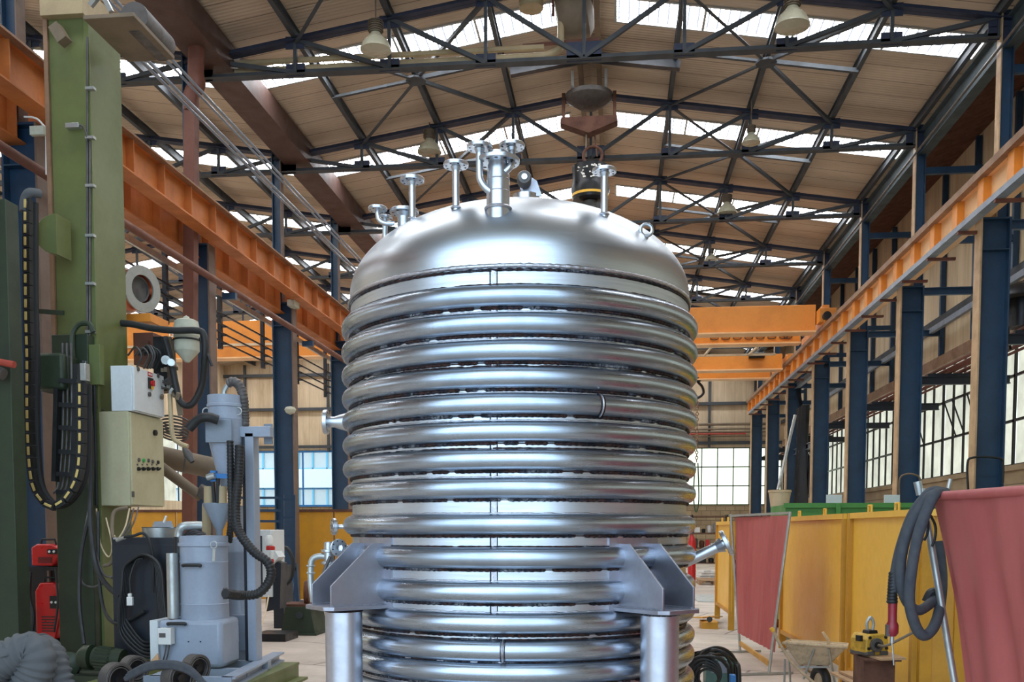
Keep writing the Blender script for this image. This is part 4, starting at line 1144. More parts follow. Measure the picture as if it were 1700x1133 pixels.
# --- control cabinets
def cabinet(px0, px1, py0, py1, Y, w, label, mat, nm):
    a, b_ = A(px0, py1, Y), A(px1, py0, Y)
    o = thing(nm, label, 'control cabinet', ((a.x + b_.x) / 2, Y + w / 2, a.z))
    MB().mm(a.x, b_.x, Y, Y + w, a.z, b_.z).build('body', mat, o, bevel=.006)
    d_ = MB().mm(b_.x, b_.x + .025, Y + .01, Y + w - .01, a.z + .01, b_.z - .01).build('door', mat, o, bevel=.004)
    return o, d_, b_.x + .025, a.z, b_.z
X_ = A(213, 750, 11.0).x
ob, db, fx, z0, z1 = cabinet(168, 213, 683, 840, 11.0, .84, 'beige control cabinet with two rows of buttons on the green column', M['beige_cab'], 'control_cabinet')
def on_door(px, py, fx): return A(px, py, X=fx)
p = on_door(256, 719, fx); b = MB(); b.cyl(p, p + V((.03, 0, 0)), .035); b.build('main_switch', M['black_m'], db)
for i, (px, py) in enumerate([(230, 764), (238, 765), (246, 765), (253, 767), (262, 768)]):
    p = on_door(px, py, fx); MB().lathe([(.001, .016), (.022, .016), (.025, 0), (.001, 0)], p, (1, 0, 0), 14).build('button', M['button_green'] if i == 1 else (M['castiron'] if i != 4 else M['black_m']), db)
for i, px in enumerate((229, 237, 245, 253, 261)):
    p = on_door(px, 779, fx); b = MB(); b.cyl(p, p + V((.02, 0, 0)), .024, n=14); b.box(p + V((.03, .01, 0)), (.02, .05, .014), R=Matrix.Rotation(.5, 3, 'X')); b.build('selector_knob', M['black_m'], db)
    p = on_door(px - 1, 772, fx); MB().box(p, (.006, .035, .02)).build('legend_plate', M['castiron'], db)
p = on_door(221, 821, fx); MB().box(p, (.012, .05, .07)).build('rating_plate', M['castiron'], db)
ow, dw, fx2, z0w, z1w = cabinet(185, 218, 607, 683, 11.0, .78, 'pale grey control cabinet with a red switch above the beige one', M['white_cab'], 'control_cabinet')
p = on_door(249, 637, fx2); s_ = MB().box(p + V((.01, 0, 0)), (.02, .11, .13)).build('switch_plate', M['ink'], dw)
MB().box(p + V((.02, .02, -.05)), (.01, .06, .04)).build('warning_patch', M['yellow'], s_)
MB().cyl(p + V((.02, 0, .0)), p + V((.045, 0, .0)), .03).build('red_switch', M['redplug'], s_)
MB().box(p + V((.05, 0, 0)), (.02, .02, .07)).build('switch_handle', M['redplug'], s_)
p = on_door(249, 622, fx2); MB().box(p, (.006, .12, .05)).build('red_label', M['redplug'], dw)
for k in range(4): MB().box(p + V((.004, -.035 + k * .024, 0)), (.003, .012, .026)).build('label_print', M['white'], dw)
p = on_door(247, 655, fx2); MB().cyl(p, p + V((.02, 0, 0)), .028).build('door_lock', M['castiron'], dw)
for px, py in ((229, 613), (262, 624)): p = on_door(px, py, fx2); MB().cyl(p, p + V((.01, 0, 0)), .028).build('door_latch', M['castiron'], dw)
for x0, x1 in ((140, 172), (143, 170)): cable([(x0, 638, 10.95), (x0 + 4, 655, 10.95), (x0 + 14, 672, 10.95), (x1, 682, 11.1)], .012, 'cabinet_lead', M['castiron'], ow)

# --- wire spool, welding head and flux hopper on the boom end
sp = thing('wire_spool', 'copper welding wire spool with a pale perforated flange behind the green column', 'wire spool', tuple(A(232, 480, 12.0)))
c = A(236, 480, 12.0); ax = V((.93, -.36, -.05)).normalized()
rr = 37 / F_PX * 12.6
fl_ = MB().lathe([(rr * .6, -.012), (rr, -.012), (rr, .012), (rr * .6, .012)], c, ax, 40, True).build('flange', M['galv'], sp)
MB().lathe([(.0, -.008), (rr * .5, -.02), (rr * .56, -.01), (rr * .56, .01), (rr * .5, .005)], c - ax * .06, ax, 30).build('hub', M['castiron'], sp)
MB().lathe([(rr * .86, -.30), (rr * .88, -.24), (rr * .85, -.18), (rr * .88, -.12), (rr * .85, -.06), (rr * .84, -.012)], c, ax, 40).build('copper_winding', M['copper'], sp)
MB().lathe([(rr * .3, -.012), (rr, -.012), (rr, .0), (rr * .3, .0)], c - ax * .30, ax, 40, True).build('flange', M['white'], sp)
bo = thing('boom', 'orange boom arm end carrying the welding head behind the green column', 'boom', tuple(A(225, 550, 12.0)))
b = MB(); p, q = A(205, 555, 12.0), A(250, 520, 12.0); b.mm(p.x, q.x, 12.0, 12.5, A(220, 535, 12).z, q.z); b.build('boom_plate', M['orange'], bo, bevel=.006)
boxed(222, 254, 552, 606, 11.95, .3, 'boom_box', M['rust'], bo); boxed(232, 246, 565, 585, 11.9, .06, 'inspection_hatch', M['rusty'], bo)
wh = thing('arc_welding_unit', 'cluttered submerged arc welding head with hoses and clamps under the orange boom', 'welding machine', tuple(A(285, 640, 11.9)))
rn = random.Random(11)
MB().cyl(A(275, 598, 11.8), A(275, 598, 11.6), .055).build('gauge', M['galv'], wh)
MB().cyl(A(288, 606, 11.8), A(284, 602, 11.55), .045).build('motor', M['galv'], wh)
b = MB(); b.mm(A(268, 1060, 11.9).x, A(290, 1060, 11.9).x, 11.85, 12.1, A(280, 650, 11.9).z, A(280, 560, 11.9).z); b.build('head_plate', M['black_m'], wh)
for i in range(22):
    x = rn.uniform(266, 296); y = rn.uniform(600, 660); s = rn.uniform(.03, .08); R_ = Matrix.Rotation(rn.uniform(0, 3), 3, V((rn.random(), rn.random(), rn.random())).normalized())
    MB().box(A(x, y, 11.75 + rn.uniform(-.1, .1)), (s, s * .8, s * 1.4), R=R_).build('clamp_block', [M['castiron'], M['galv'], M['brownpipe']][i % 3], wh, bevel=.004)
for i in range(7):
    x = rn.uniform(210, 245); cable([(x, 590, 11.7), (x + 12, 575 + rn.uniform(-5, 5), 11.6), (x + 22, 590, 11.6), (x + 14, 612, 11.7)], .012, 'wire_lead', M['black'] if i % 2 else M['castiron'], wh)
MB().bar(A(280, 560, 11.8), A(300, 690, 11.8), .06, .04).build('guide_bar', M['brownpipe'], wh)
cable([(282, 655, 11.7), (286, 720, 11.7), (296, 735, 11.7), (312, 742, 11.7)], .03, 'torch_neck', M['beige_pipe'], wh)
MB().lathe([(.03, 0), (.06, .1), (.03, .2)], A(306, 745, 11.7), (.6, 0, -1), 16).build('torch_nozzle', M['castiron'], wh)
# coil basket behind cabinets
o = thing('wire_coil', 'dark wire coil basket behind the beige cabinet', 'wire coil', tuple(A(285, 705, 12.3)))
for k in range(6): MB().torus(A(290, 700 + k * 5, 12.3), .19 - .006 * k, .012, (0, .3, 1), 28, 6).build('winding', M['castiron'], o)
fh = thing('flux_hopper', 'pale flux hopper with a cloth tied over its top beside the welding head', 'hopper', tuple(A(310, 570, 11.9)))
c = A(310, 562, 11.9); z_ = lambda py: A(310, py, 11.9).z - c.z
MB().lathe([(.13, z_(562)), (.155, z_(560)), (.155, z_(583)), (.15, z_(584)), (.03, z_(602)), (.001, z_(602))], c, n=32).build('hopper_body', M['cloth'], fh)
MB().lathe([(.16, z_(560)), (.165, z_(548)), (.15, z_(538)), (.145, z_(534)), (.10, z_(531)), (.05, z_(530)), (.03, z_(526)), (.001, z_(524))], c, n=20).build('cloth_cover', M['cloth'], fh)
MB().torus(c + V((0, 0, z_(565))), .158, .014, n=28, m=6).build('band', M['black'], fh)
cable([(170, 536, 11.6), (215, 538, 11.6), (250, 545, 11.6), (290, 549, 11.6), (325, 549, 11.6), (338, 556, 11.6), (340, 590, 11.6), (335, 640, 11.7), (318, 672, 11.7), (300, 668, 11.7), (292, 640, 11.7), (284, 600, 11.7), (273, 560, 11.7)], .042, 'black_hose', M['black'], fh, 8, 12)
cable([(332, 562, 11.6), (345, 590, 11.6), (352, 608, 11.6)], .018, 'hose_tail', M['black'], fh)
# red-brown downpipe by the nearer column
o = thing('downpipe', 'red-brown downpipe with a swan neck running down the nearer left column', 'downpipe', tuple(A(320, 500, 17.0)))
MB().bar(A(318, 155, 17.0), A(314, 1000, 17.0), .2, .2).build('pipe', M['rust'], o)
MB().tube(smooth_path([A(327, 60, 17.0), A(325, 120, 17.0), A(328, 140, 17.0), A(318, 158, 17.0), A(318, 185, 17.0)], 5), .14, 16).build('swan_neck', M['rust'], o)

# --- cyclone separator on its frame
CY_Y = 10.2
cy = thing('cyclone_separator', 'grey flux recovery cyclone with lidded drum high on a T-shaped frame', 'cyclone separator', tuple(A(400, 1095, CY_Y)))
c = A(375, 700, CY_Y); zz_ = lambda py: A(375, py, CY_Y).z - c.z; rd = 29 / F_PX * 10.5
MB().lathe([(.001, zz_(657)), (rd, zz_(658)), (rd, zz_(672)), (rd * 1.04, zz_(673)), (rd * 1.04, zz_(677)), (rd * .97, zz_(678)), (rd * .97, zz_(696)), (rd * .99, zz_(697)), (rd * .97, zz_(700)), (rd * .97, zz_(735)), (.001, zz_(735))], c, n=40).build('drum', M['grey'], cy)
MB().lathe([(rd * .97, zz_(735)), (.06, zz_(815)), (.05, zz_(815)), (rd * .93, zz_(735))], c, n=40).build('cone', M['grey'], cy)
boxed(341, 384, 697, 735, CY_Y - .22, .02, 'mounting_plate', M['grey2'], cy)
boxed(438, 452, 704, 738, CY_Y + .1, .02, 'mounting_plate', M['grey2'], cy)
boxed(384, 448, 708, 726, CY_Y - .05, .12, 'cross_arm', M['grey'], cy)
zf = A(410, 1082, CY_Y).z
p = A(409, 900, CY_Y - .05)
q = A(423, 900, CY_Y - .05)
MB().mm(p.x, q.x, CY_Y - .05, CY_Y + .12, .31, A(410, 720, CY_Y).z).build('upright', M['grey'], cy, bevel=.004)
MB().mm(p.x - .04, p.x, CY_Y - .03, CY_Y + .1, .31, A(410, 720, CY_Y).z).build('web', M['navy'], cy)
for sx in (-1, 1):
    t_ = MB().torus(c + V((sx * rd * .98 if sx < 0 else rd * .9, -.08, zz_(685))), .04, .007, (0, 1, 0), 20, 6).build('lid_clasp', M['galv'], cy)
cable([(372, 663, CY_Y), (372, 650, CY_Y), (377, 640, CY_Y)], .028, 'outlet_pipe', M['galv'], cy)
ribbed(path([(378, 637, CY_Y), (388, 634, CY_Y), (398, 642, CY_Y), (404, 662, CY_Y), (406, 690, CY_Y + .05), (406, 708, CY_Y + .05)], 8), .05, 'ribbed_hose', M['castiron'], cy)
cable([(362, 698, CY_Y - .3), (345, 693, CY_Y - .35), (328, 698, CY_Y - .35), (314, 712, CY_Y - .35)], .05, 'inlet_hose', M['black'], cy, 8, 14)
ribbed(path([(382, 732, CY_Y - .3), (383, 800, CY_Y - .3), (384, 860, CY_Y - .3), (380, 900, CY_Y - .2)], 8), .035, 'ribbed_hose', M['black'], cy)
ribbed(path([(398, 740, CY_Y - .28), (396, 790, CY_Y - .3), (391, 850, CY_Y - .35), (396, 882, CY_Y - .4), (420, 915, CY_Y - .45), (445, 935, CY_Y - .45), (449, 960, CY_Y - .45), (430, 985, CY_Y - .5), (400, 989, CY_Y - .6), (374, 986, CY_Y - .9)], 10), .048, 'ribbed_hose', M['black'], cy)
# blue clamp and tubes at the cone outlet, funnel below
bc = thing('blast_nozzle_clamp', 'blue clamp with two pale cylinders and a funnel below the cyclone cone', 'clamp', tuple(A(360, 800, 10.1)))
b = MB(); b.bar(A(348, 790, 10), A(392, 792, 10), .05, .05); b.bar(A(355, 782, 10), A(355, 800, 10), .06, .05); b.build('clamp_arm', M['skyblue'], bc)
MB().cyl(A(344, 793, 9.95), A(357, 790, 9.95), .035).build('handwheel', M['galv'], bc)
for px in (347, 368): MB().cyl(A(px, 836, 10.05), A(px, 808, 10.05), .055, n=20).build('cylinder', M['beige_pipe'], bc)
MB().bar(A(356, 836, 10), A(353, 795, 10), .03, .03).build('rod', M['black_m'], bc); MB().bar(A(361, 836, 10), A(362, 795, 10), .03, .03).build('rod', M['black_m'], bc)
c = A(364, 880, 10.15); z_ = lambda py: A(364, py, 10.15).z - c.z
MB().lathe([(.17, z_(836)), (.172, z_(838)), (.04, z_(880)), (.035, z_(892)), (.03, z_(892)), (.035, z_(878)), (.165, z_(838))], c, n=28).build('funnel', M['grey2'], bc)
MB().cyl(A(343, 895, 10.3), A(343, 838, 10.3), .05).build('pale_tube', M['beige_pipe'], bc)

# --- vacuum unit in front
VY = 9.55
vu = thing('vacuum_unit', 'grey industrial vacuum with a banded round canister on a boxy base', 'vacuum unit', tuple(A(330, 1110, VY)))
c = A(340, 1000, VY + .27); z_ = lambda py: A(340, py, VY + .27).z - c.z; rd = 40 / F_PX * 10.0
MB().lathe([(.001, z_(889)), (rd, z_(890)), (rd, z_(901)), (rd * 1.05, z_(902)), (rd * 1.05, z_(907)), (rd * .98, z_(908)), (rd * .98, z_(932)), (rd, z_(933)), (rd * .98, z_(935)), (rd * .98, z_(1001)), (rd, z_(1002)), (rd * .98, z_(1004)), (rd, z_(1030)), (.001, z_(1030))], c, n=48).build('canister', M['grey'], vu)
x0, x1 = A(262, 1060, VY).x, A(368, 1060, VY).x; ztp = A(320, 1030, VY).z
MB().mm(x0, x1, VY, VY + .5, .31, ztp).build('base_box', M['grey'], vu, bevel=.05)
MB().mm(A(249, 1060, VY).x, x0, VY + .0, VY + .4, .31, ztp - .01).build('side_panel', M['white_cab'], vu)
for px, py, Y in ((318, 940, VY - .02), (293, 1037, VY - .05)):
    h = MB().tube(path([(px - 14, py, Y + .03), (px - 12, py - 1, Y), (px + 12, py - 1, Y), (px + 14, py, Y + .03)], 4), .018, 10).build('handle', M['black'], vu)
o = boxed(262, 283, 1044, 1071, VY - .12, .1, 'switch_box', M['white'], vu, .006); boxed(264, 274, 1052, 1059, VY - .128, .01, 'switch_window', M['castiron'], o, 0)
for dx in (0, 5): cable([(276 + dx, 1071, VY - .06), (274 + dx, 1085, VY - .06), (270 + dx, 1100, VY - .04)], .008, 'lead', M['castiron'], vu)
for px, py in ((313, 1066), (333, 1066), (313, 1096), (333, 1096)): p = A(px, py, VY); MB().cyl(p, p - V((0, .006, 0)), .008, n=10).build('screw', M['black_m'], vu)
cl = MB(); cl.torus(A(355, 905, VY - .0), .035, .006, (0, 1, 0), 16, 6); cl.bar(A(356, 912, VY - .02), A(355, 932, VY - .01), .03, .02); cl.build('toggle_latch', M['galv'], vu)
MB().cyl(A(371, 986, VY + .02), A(377, 986, VY + .04), .06, n=24).build('hose_port', M['castiron'], vu)
cable([(297, 905, VY + .2), (297, 885, VY + .2), (303, 875, VY + .2), (318, 873, VY + .25), (335, 873, VY + .3)], .045, 'bent_pipe', M['galv'], vu, 8, 16)
MB().cyl(A(297, 925, VY + .2), A(297, 892, VY + .2), .05).build('pipe_collar', M['black'], vu)
for k in range(4): cable([(304 + k * 3, 890, VY + .3), (318 + k * 4, 878 + k * 3, VY + .25), (335 + k * 2, 884 + k, VY + .3)], .012, 'lead', M['castiron'], vu)
o = thing('steel_tube', 'shiny upright steel tube beside the vacuum canister', 'tube', tuple(A(288, 1028, VY + .1)))
MB().lathe([(.055, 0), (.06, .005), (.06, A(288, 919, VY + .1).z - A(288, 1029, VY + .1).z), (.05, A(288, 919, VY + .1).z - A(288, 1029, VY + .1).z), (.05, .02)], A(288, 1029, VY + .1), n=28).build('tube', M['galv'], o)
MB().cyl(A(289, 1030, VY + .1), A(289, 1027, VY + .1), .064).build('tube_foot', M['castiron'], o)
# second vacuum canister behind
v2 = thing('vacuum_canister', 'second grey round canister partly hidden behind the vacuum unit', 'vacuum canister', tuple(A(397, 1090, 10.5)))
c = A(397, 1000, 10.6); z_ = lambda py: A(397, py, 10.6).z - c.z
MB().lathe([(.001, z_(890)), (.10, z_(895)), (.17, z_(915)), (.172, z_(918)), (.165, z_(921)), (.165, z_(1022)), (.172, z_(1024)), (.165, z_(1027)), (.165, -c.z + .22), (.001, -c.z + .22)], c, n=36).build('canister', M['grey'], v2)
boxed(384, 410, 1022, 1080, 10.35, .3, 'base_box', M['grey'], v2); boxed(384, 395, 1040, 1066, 10.33, .02, 'label_plate', M['white'], v2, 0)
MB().cyl(A(397, 890, 10.6), A(397, 840, 10.6), .05).build('riser', M['grey'], v2)
# base skid under cyclone and vacuum
sk = thing('skid_frame', 'grey channel skid under the cyclone frame and vacuum unit', 'skid frame', tuple(A(400, 1110, 9.7)))
MB().mm(-4.62, -3.72, 8.98, 9.06, .2, .31).build('end_channel', M['grey'], sk)
MB().ib((-3.76, 9.0, .255), (-3.95, 10.95, .255), .14, .11, .02).build('side_channel', M['grey'], sk)
MB().ib((-4.5, 9.0, .255), (-4.7, 10.95, .255), .14, .11, .02).build('side_channel', M['grey'], sk)
for y in (9.6, 10.2): MB().mm(-4.6, -3.8, y, y + .1, .21, .3).build('cross_channel', M['grey'], sk)
gp = thing('green_platform', 'low olive green steel platform under the grey skid', 'platform', (-4.5, 9.7, 0))
MB().mm(-5.35, -3.68, 8.75, 10.9, .17, .2).build('deck_plate', M['green'], gp)
MB().mm(-3.72, -3.69, 8.76, 10.9, .03, .17).build('side_plate', M['green'], gp); MB().mm(-5.35, -3.7, 8.76, 8.79, .03, .17).build('side_plate', M['green'], gp)
MB().mm(-5.35, -3.58, 8.7, 10.9, 0, .03).build('foot_flange', M['green'], gp)

# --- dark navy cabinet with coiled cable
nv = thing('navy_cabinet', 'dark navy steel cabinet with black cable coils hung on it', 'cabinet', tuple(A(240, 1085, 10.3)))
boxed(190, 292, 893, 1090, 10.3, .7, 'body', M['navy'], nv, .006)
boxed(192, 290, 905, 1080, 10.285, .015, 'door', M['navy'], nv, .003)
boxed(188, 196, 893, 896, 10.28, .7, 'top_edge', M['galv'], nv, 0)
cc = thing('cable_coil', 'long black cable coil with a white plug hanging on the navy cabinet', 'cable coil', tuple(A(238, 1000, 10.15)))
rn = random.Random(5)
for k in range(5):
    x0 = 212 - k * 2.5; x1 = 262 + k * 2.4; yb = 1074 + k * 6; Yk = 10.18 - .02 * k
    pts = [(x0, 980, Yk), (x0 + 3, 945, Yk), (x0 + 14, 928 + k, Yk), (238, 925 - k, Yk), (x1 - 12, 932, Yk), (x1 - 3, 952, Yk), (x1, 990, Yk), (x1 + 4, 1040, Yk), (x1 - 2, yb - 15, Yk), (238, yb - 8, Yk), (x0, yb - 40, Yk), (x0 - 4, 1020, Yk)]
    MB().tube(smooth_path([A(*p) for p in pts + [pts[0]]], 5), .017, 8).build('cable_loop', M['black'], cc)
MB().tube(path([(217, 985, 10.08), (216, 960, 10.08), (226, 932, 10.1), (238, 928, 10.1)]), .012, 8).build('plug_lead', M['black'], cc)
b = boxed(210, 219, 992, 1006, 10.04, .04, 'plug', M['white'], cc); boxed(212, 217, 986, 992, 10.045, .03, 'plug_neck', M['white'], cc)
cable([(196, 897, 10.15), (208, 892, 10.12), (222, 890, 10.12), (238, 886, 10.15), (248, 900, 10.15), (254, 930, 10.15), (254, 985, 10.15)], .016, 'hanging_cable', M['black'], cc)
MB().cyl(A(194, 898, 10.15), A(207, 893, 10.12), .02).build('cable_ferrule', M['galv'], cc)
# steel basin on the cabinet
ba = thing('steel_basin', 'round steel basin with a dustpan on top of the navy cabinet', 'basin', tuple(A(265, 893, 10.5)))
c = A(265, 893, 10.6); MB().lathe([(.001, .01), (.17, .01), (.18, .0), (.19, .11), (.2, .12), (.18, .11), (.17, .02)], c, n=32).build('basin', M['galv'], ba)
p = A(268, 879, 10.5); MB().poly([A(252, 878, 10.5), A(289, 878, 10.5), A(285, 866, 10.7), A(256, 867, 10.7)], .01).build('dustpan', M['grey2'], ba)
MB().bar(A(272, 868, 10.6), A(276, 857, 10.6), .02, .02).build('dustpan_handle', M['white'], ba)

# --- hanging cables down the mast
hc_ = thing('machine_hoses', 'bundle of black hoses hanging down the front of the green column', 'hoses', tuple(A(150, 800, 10.8)))
for k, (pts, r, m_) in enumerate([
    ([(122, 600, 10.8), (120, 560, 10.8), (130, 540, 10.8), (148, 538, 10.8), (155, 552, 10.8)], .03, 'green_dk'),
    ([(138, 600, 10.75), (150, 700, 10.7), (152, 780, 10.7), (150, 860, 10.6), (160, 940, 10.5), (180, 975, 10.4), (200, 990, 10.3)], .03, 'black'),
    ([(142, 600, 10.75), (146, 720, 10.75), (149, 830, 10.7), (155, 900, 10.6), (170, 950, 10.5), (186, 960, 10.4)], .014, 'castiron'),
    ([(150, 830, 10.75), (138, 900, 10.7), (134, 960, 10.7), (150, 975, 10.65), (170, 970, 10.6)], .012, 'castiron'),
    ([(212, 843, 10.9), (190, 850, 10.8), (186, 880, 10.7), (190, 915, 10.6), (184, 935, 10.6), (172, 940, 10.6)], .022, 'brownpipe'),
    ([(160, 845, 10.8), (166, 900, 10.7), (180, 925, 10.7), (186, 905, 10.65), (176, 860, 10.7)], .009, 'pale_stripe'),
    ([(215, 845, 10.9), (208, 875, 10.7), (196, 895, 10.6), (190, 890, 10.55)], .010, 'pale_stripe'),
    ([(222, 845, 10.9), (214, 872, 10.7), (202, 893, 10.6)], .010, 'castiron'),
    ([(230, 843, 10.9), (222, 868, 10.7), (210, 890, 10.6)], .009, 'castiron'),
    ([(163, 850, 10.7), (164, 950, 10.55), (172, 1010, 10.4), (190, 1035, 10.25), (215, 1030, 10.22), (240, 1015, 10.22)], .02, 'black'),
    ([(148, 860, 10.7), (135, 920, 10.7), (132, 1000, 10.6), (140, 1070, 10.5)], .024, 'black'),
    ([(156, 600, 10.9), (158, 700, 10.9), (161, 840, 10.9)], .018, 'black')]):
    cable(pts, r, 'hose', M[m_], hc_)

# --- red welding power sources on a rack, blue crates
def welder(px0, px1, py0, py1, Y, label, tilt=0):
    a, b_ = A(px0, py1, Y), A(px1, py0, Y)
    o = thing('welding_power_source', label, 'welding machine', ((a.x + b_.x) / 2, Y, max(a.z, 0)))
    w_, h_ = b_.x - a.x, b_.z - a.z; cx, cz = (a.x + b_.x) / 2, (a.z + b_.z) / 2
    pr = [V((a.x, Y, a.z)), V((b_.x - w_ * .25, Y, a.z)), V((b_.x, Y, a.z + h_ * .45)), V((b_.x, Y, b_.z - h_ * .2)), V((b_.x - w_ * .3, Y, b_.z)), V((a.x + w_ * .2, Y, b_.z)), V((a.x, Y, b_.z - h_ * .15))]
    MB().poly([p + V((0, .25, 0)) for p in pr], .5, (0, 1, 0)).build('casing', M['red'], o, bevel=.02)
    MB().box((b_.x - w_ * .2, Y - .02, b_.z - h_ * .34), (w_ * .34, .03, h_ * .22)).build('control_panel', M['black_m'], o)
    for k in range(2): MB().cyl((b_.x - w_ * (.28 - .16 * k), Y - .05, b_.z - h_ * .34), (b_.x - w_ * (.28 - .16 * k), Y - .01, b_.z - h_ * .34), .015, n=12).build('knob', M['white'], o)
    for k in range(6): MB().box((cx, Y - .006, a.z + h_ * (.15 + .05 * k)), (w_ * .5, .012, h_ * .018)).build('vent_slot', M['ink'], o)
    MB().tube([V((a.x + w_ * .2, Y + .1, b_.z)), V((a.x + w_ * .25, Y + .1, b_.z + .06)), V((b_.x - w_ * .3, Y + .1, b_.z + .06)), V((b_.x - w_ * .25, Y + .1, b_.z - .01))], .015, 8).build('carry_handle', M['black'], o)
    return o
welder(52, 98, 904, 940, 11.7, 'upper red welding machine behind the green post')
welder(60, 100, 968, 1062, 11.7, 'lower taller red welding machine behind the green post')
o = thing('machine_rack', 'dark rack holding the red welding machines between the two green posts', 'rack', tuple(A(75, 1080, 11.8)))
b = MB(); b.mm(A(38, 1060, 12.4).x, A(104, 1060, 12.4).x, 12.3, 12.4, .1, A(70, 945, 12.3).z); b.mm(A(45, 1060, 11.7).x, A(103, 1060, 11.7).x, 11.7, 12.3, A(70, 948, 11.7).z, A(70, 942, 11.7).z); b.mm(A(45, 1060, 11.7).x, A(103, 1060, 11.7).x, 11.7, 12.3, A(70, 1072, 11.7).z, A(70, 1064, 11.7).z)
b.build('rack_frame', M['black_m'], o)
for px in (55, 92): MB().cyl((A(px, 1075, 11.7).x, 11.7, .07), (A(px, 1075, 11.7).x, 11.78, .07), .07).build('castor', M['black'], o)
cable([(50, 950, 11.6), (48, 990, 11.6), (55, 1020, 11.6), (52, 1060, 11.6)], .03, 'torch_hose', M['black'], o); cable([(92, 945, 11.6), (96, 1000, 11.6), (90, 1050, 11.6)], .014, 'torch_cable', M['black'], o)
for i, (x0, x1, y0, y1) in enumerate(((45, 62, 854, 866), (64, 81, 854, 866), (45, 66, 869, 900), (68, 85, 869, 902))):
    p = boxed(x0, x1, y0, y1, 12.6, .3, 'plastic_bin', M['cyan'], None, .01)
    tag(p, 'blue plastic bin behind the green column, %s of the four' % ['upper left', 'upper right', 'lower left', 'lower right'][i], 'bin', 'blue bins on the rack')
o = thing('bin_shelf', 'dark shelf under the blue plastic bins behind the green column', 'shelf', tuple(A(66, 905, 12.6)))
b = MB(); b.mm(A(40, 1060, 12.6).x, A(90, 1060, 12.6).x, 12.55, 13.0, A(70, 905, 12.6).z, A(70, 902, 12.6).z); b.mm(A(40, 1060, 12.6).x, A(90, 1060, 12.6).x, 12.62, 12.9, A(1, 868.8, 12.6).z, A(1, 866.3, 12.6).z)
for px in (42, 88): b.mm(A(px, 1060, 13).x, A(px + 2, 1060, 13).x, 12.95, 13.0, 0, A(70, 850, 12.6).z)
b.build('shelf_board', M['black_m'], o)

# --- textile extraction duct in the near corner
du = thing('textile_duct', 'grey ribbed textile duct bunched on the floor in the lower left corner', 'duct hose', tuple(A(50, 1133, 8.2)))
for k, (pts, r) in enumerate(((([(-60, 1180, 7.9), (-20, 1120, 7.95), (20, 1090, 8.0), (50, 1080, 8.05), (62, 1100, 8.05), (45, 1150, 8.05), (30, 1220, 8.05)]), .16), (([(60, 1076, 8.4), (80, 1090, 8.35), (90, 1120, 8.3), (100, 1170, 8.3), (110, 1230, 8.3)]), .15))):
    ribbed(path(pts, 8), r, 'duct', M['duct_cloth'], du, pitch=.055, depth=.10, sides=24)
MB().poly([A(-10, 1075, 7.9), A(45, 1056, 7.95), A(62, 1068, 8.1), A(50, 1080, 8.0), A(0, 1090, 7.8)], .02).build('cloth_flap', M['duct_cloth'], du)
MB().tube(path([(62, 1064, 8.1), (66, 1090, 8.1), (64, 1133, 8.05)]), .02, 8).build('strap', M['black'], du)

# --- turning rolls
tr = thing('turning_rolls', 'row of grey rubber-tyred turning rollers on a frame at the bottom left', 'turning rolls', tuple(A(240, 1133, 8.4)))
def roller(px, py, Y, r):
    c = A(px, py, Y); ax = V((.9, -.43, 0)).normalized()
    o = MB().lathe([(r * .8, -.06), (r, -.055), (r, .055), (r * .8, .06)], c, ax, 40, True).build('tyre', M['castiron'], tr)
    MB().lathe([(.001, .05), (r * .25, .055), (r * .3, .03), (r * .6, .03), (r * .8, .05), (r * .8, -.05), (.001, -.05)], c, ax, 32).build('wheel_hub', M['black_m'], tr)
    for q in (.9, .7): MB().torus(c + ax * .056, r * q, .006, tuple(ax), 36, 6).build('wheel_rim', M['castiron'], tr)
for px, py, Y, r in ((193, 1128, 8.4, .155), (295, 1126, 8.4, .15), (222, 1112, 9.0, .14), (325, 1110, 9.05, .14)): roller(px, py, Y, r)
p = A(175, 1133, 8.4); q = A(330, 1133, 8.4)
MB().bar((p.x, 8.5, .16), (q.x, 8.5, .16), .4, .12).build('roll_frame', M['rusty'], tr); MB().bar((p.x + .2, 9.1, .16), (q.x + .2, 9.1, .16), .3, .12).build('roll_frame', M['rusty'], tr)
for px in (180, 340): MB().mm(A(px, 1060, 8.6).x - .05, A(px, 1060, 8.6).x + .05, 8.3, 9.3, 0, .1).build('frame_foot', M['rusty'], tr)
rh = thing('reinforced_hose', 'blue-grey reinforced hose lying over the turning rollers', 'hose', tuple(A(270, 1105, 8.4)))
for k in range(3): cable([(215 - 3 * k, 1120 + 4 * k, 8.35), (245, 1105 + 3 * k, 8.3), (275, 1101 + 3 * k, 8.3), (305, 1106 + 3 * k, 8.3), (325, 1120 + 2 * k, 8.3), (345 + 2 * k, 1145, 8.3)], .028, 'hose', M['hose_cloth'], rh, 6, 12)
tag(MB().poly([A(247, 1102, 8.8), A(262, 1085, 8.9), A(266, 1099, 8.9), A(262, 1104, 8.8)], .012).build('plywood_offcut', M['wood']), 'small triangular plywood offcut stuck behind the turning rollers', 'plywood')

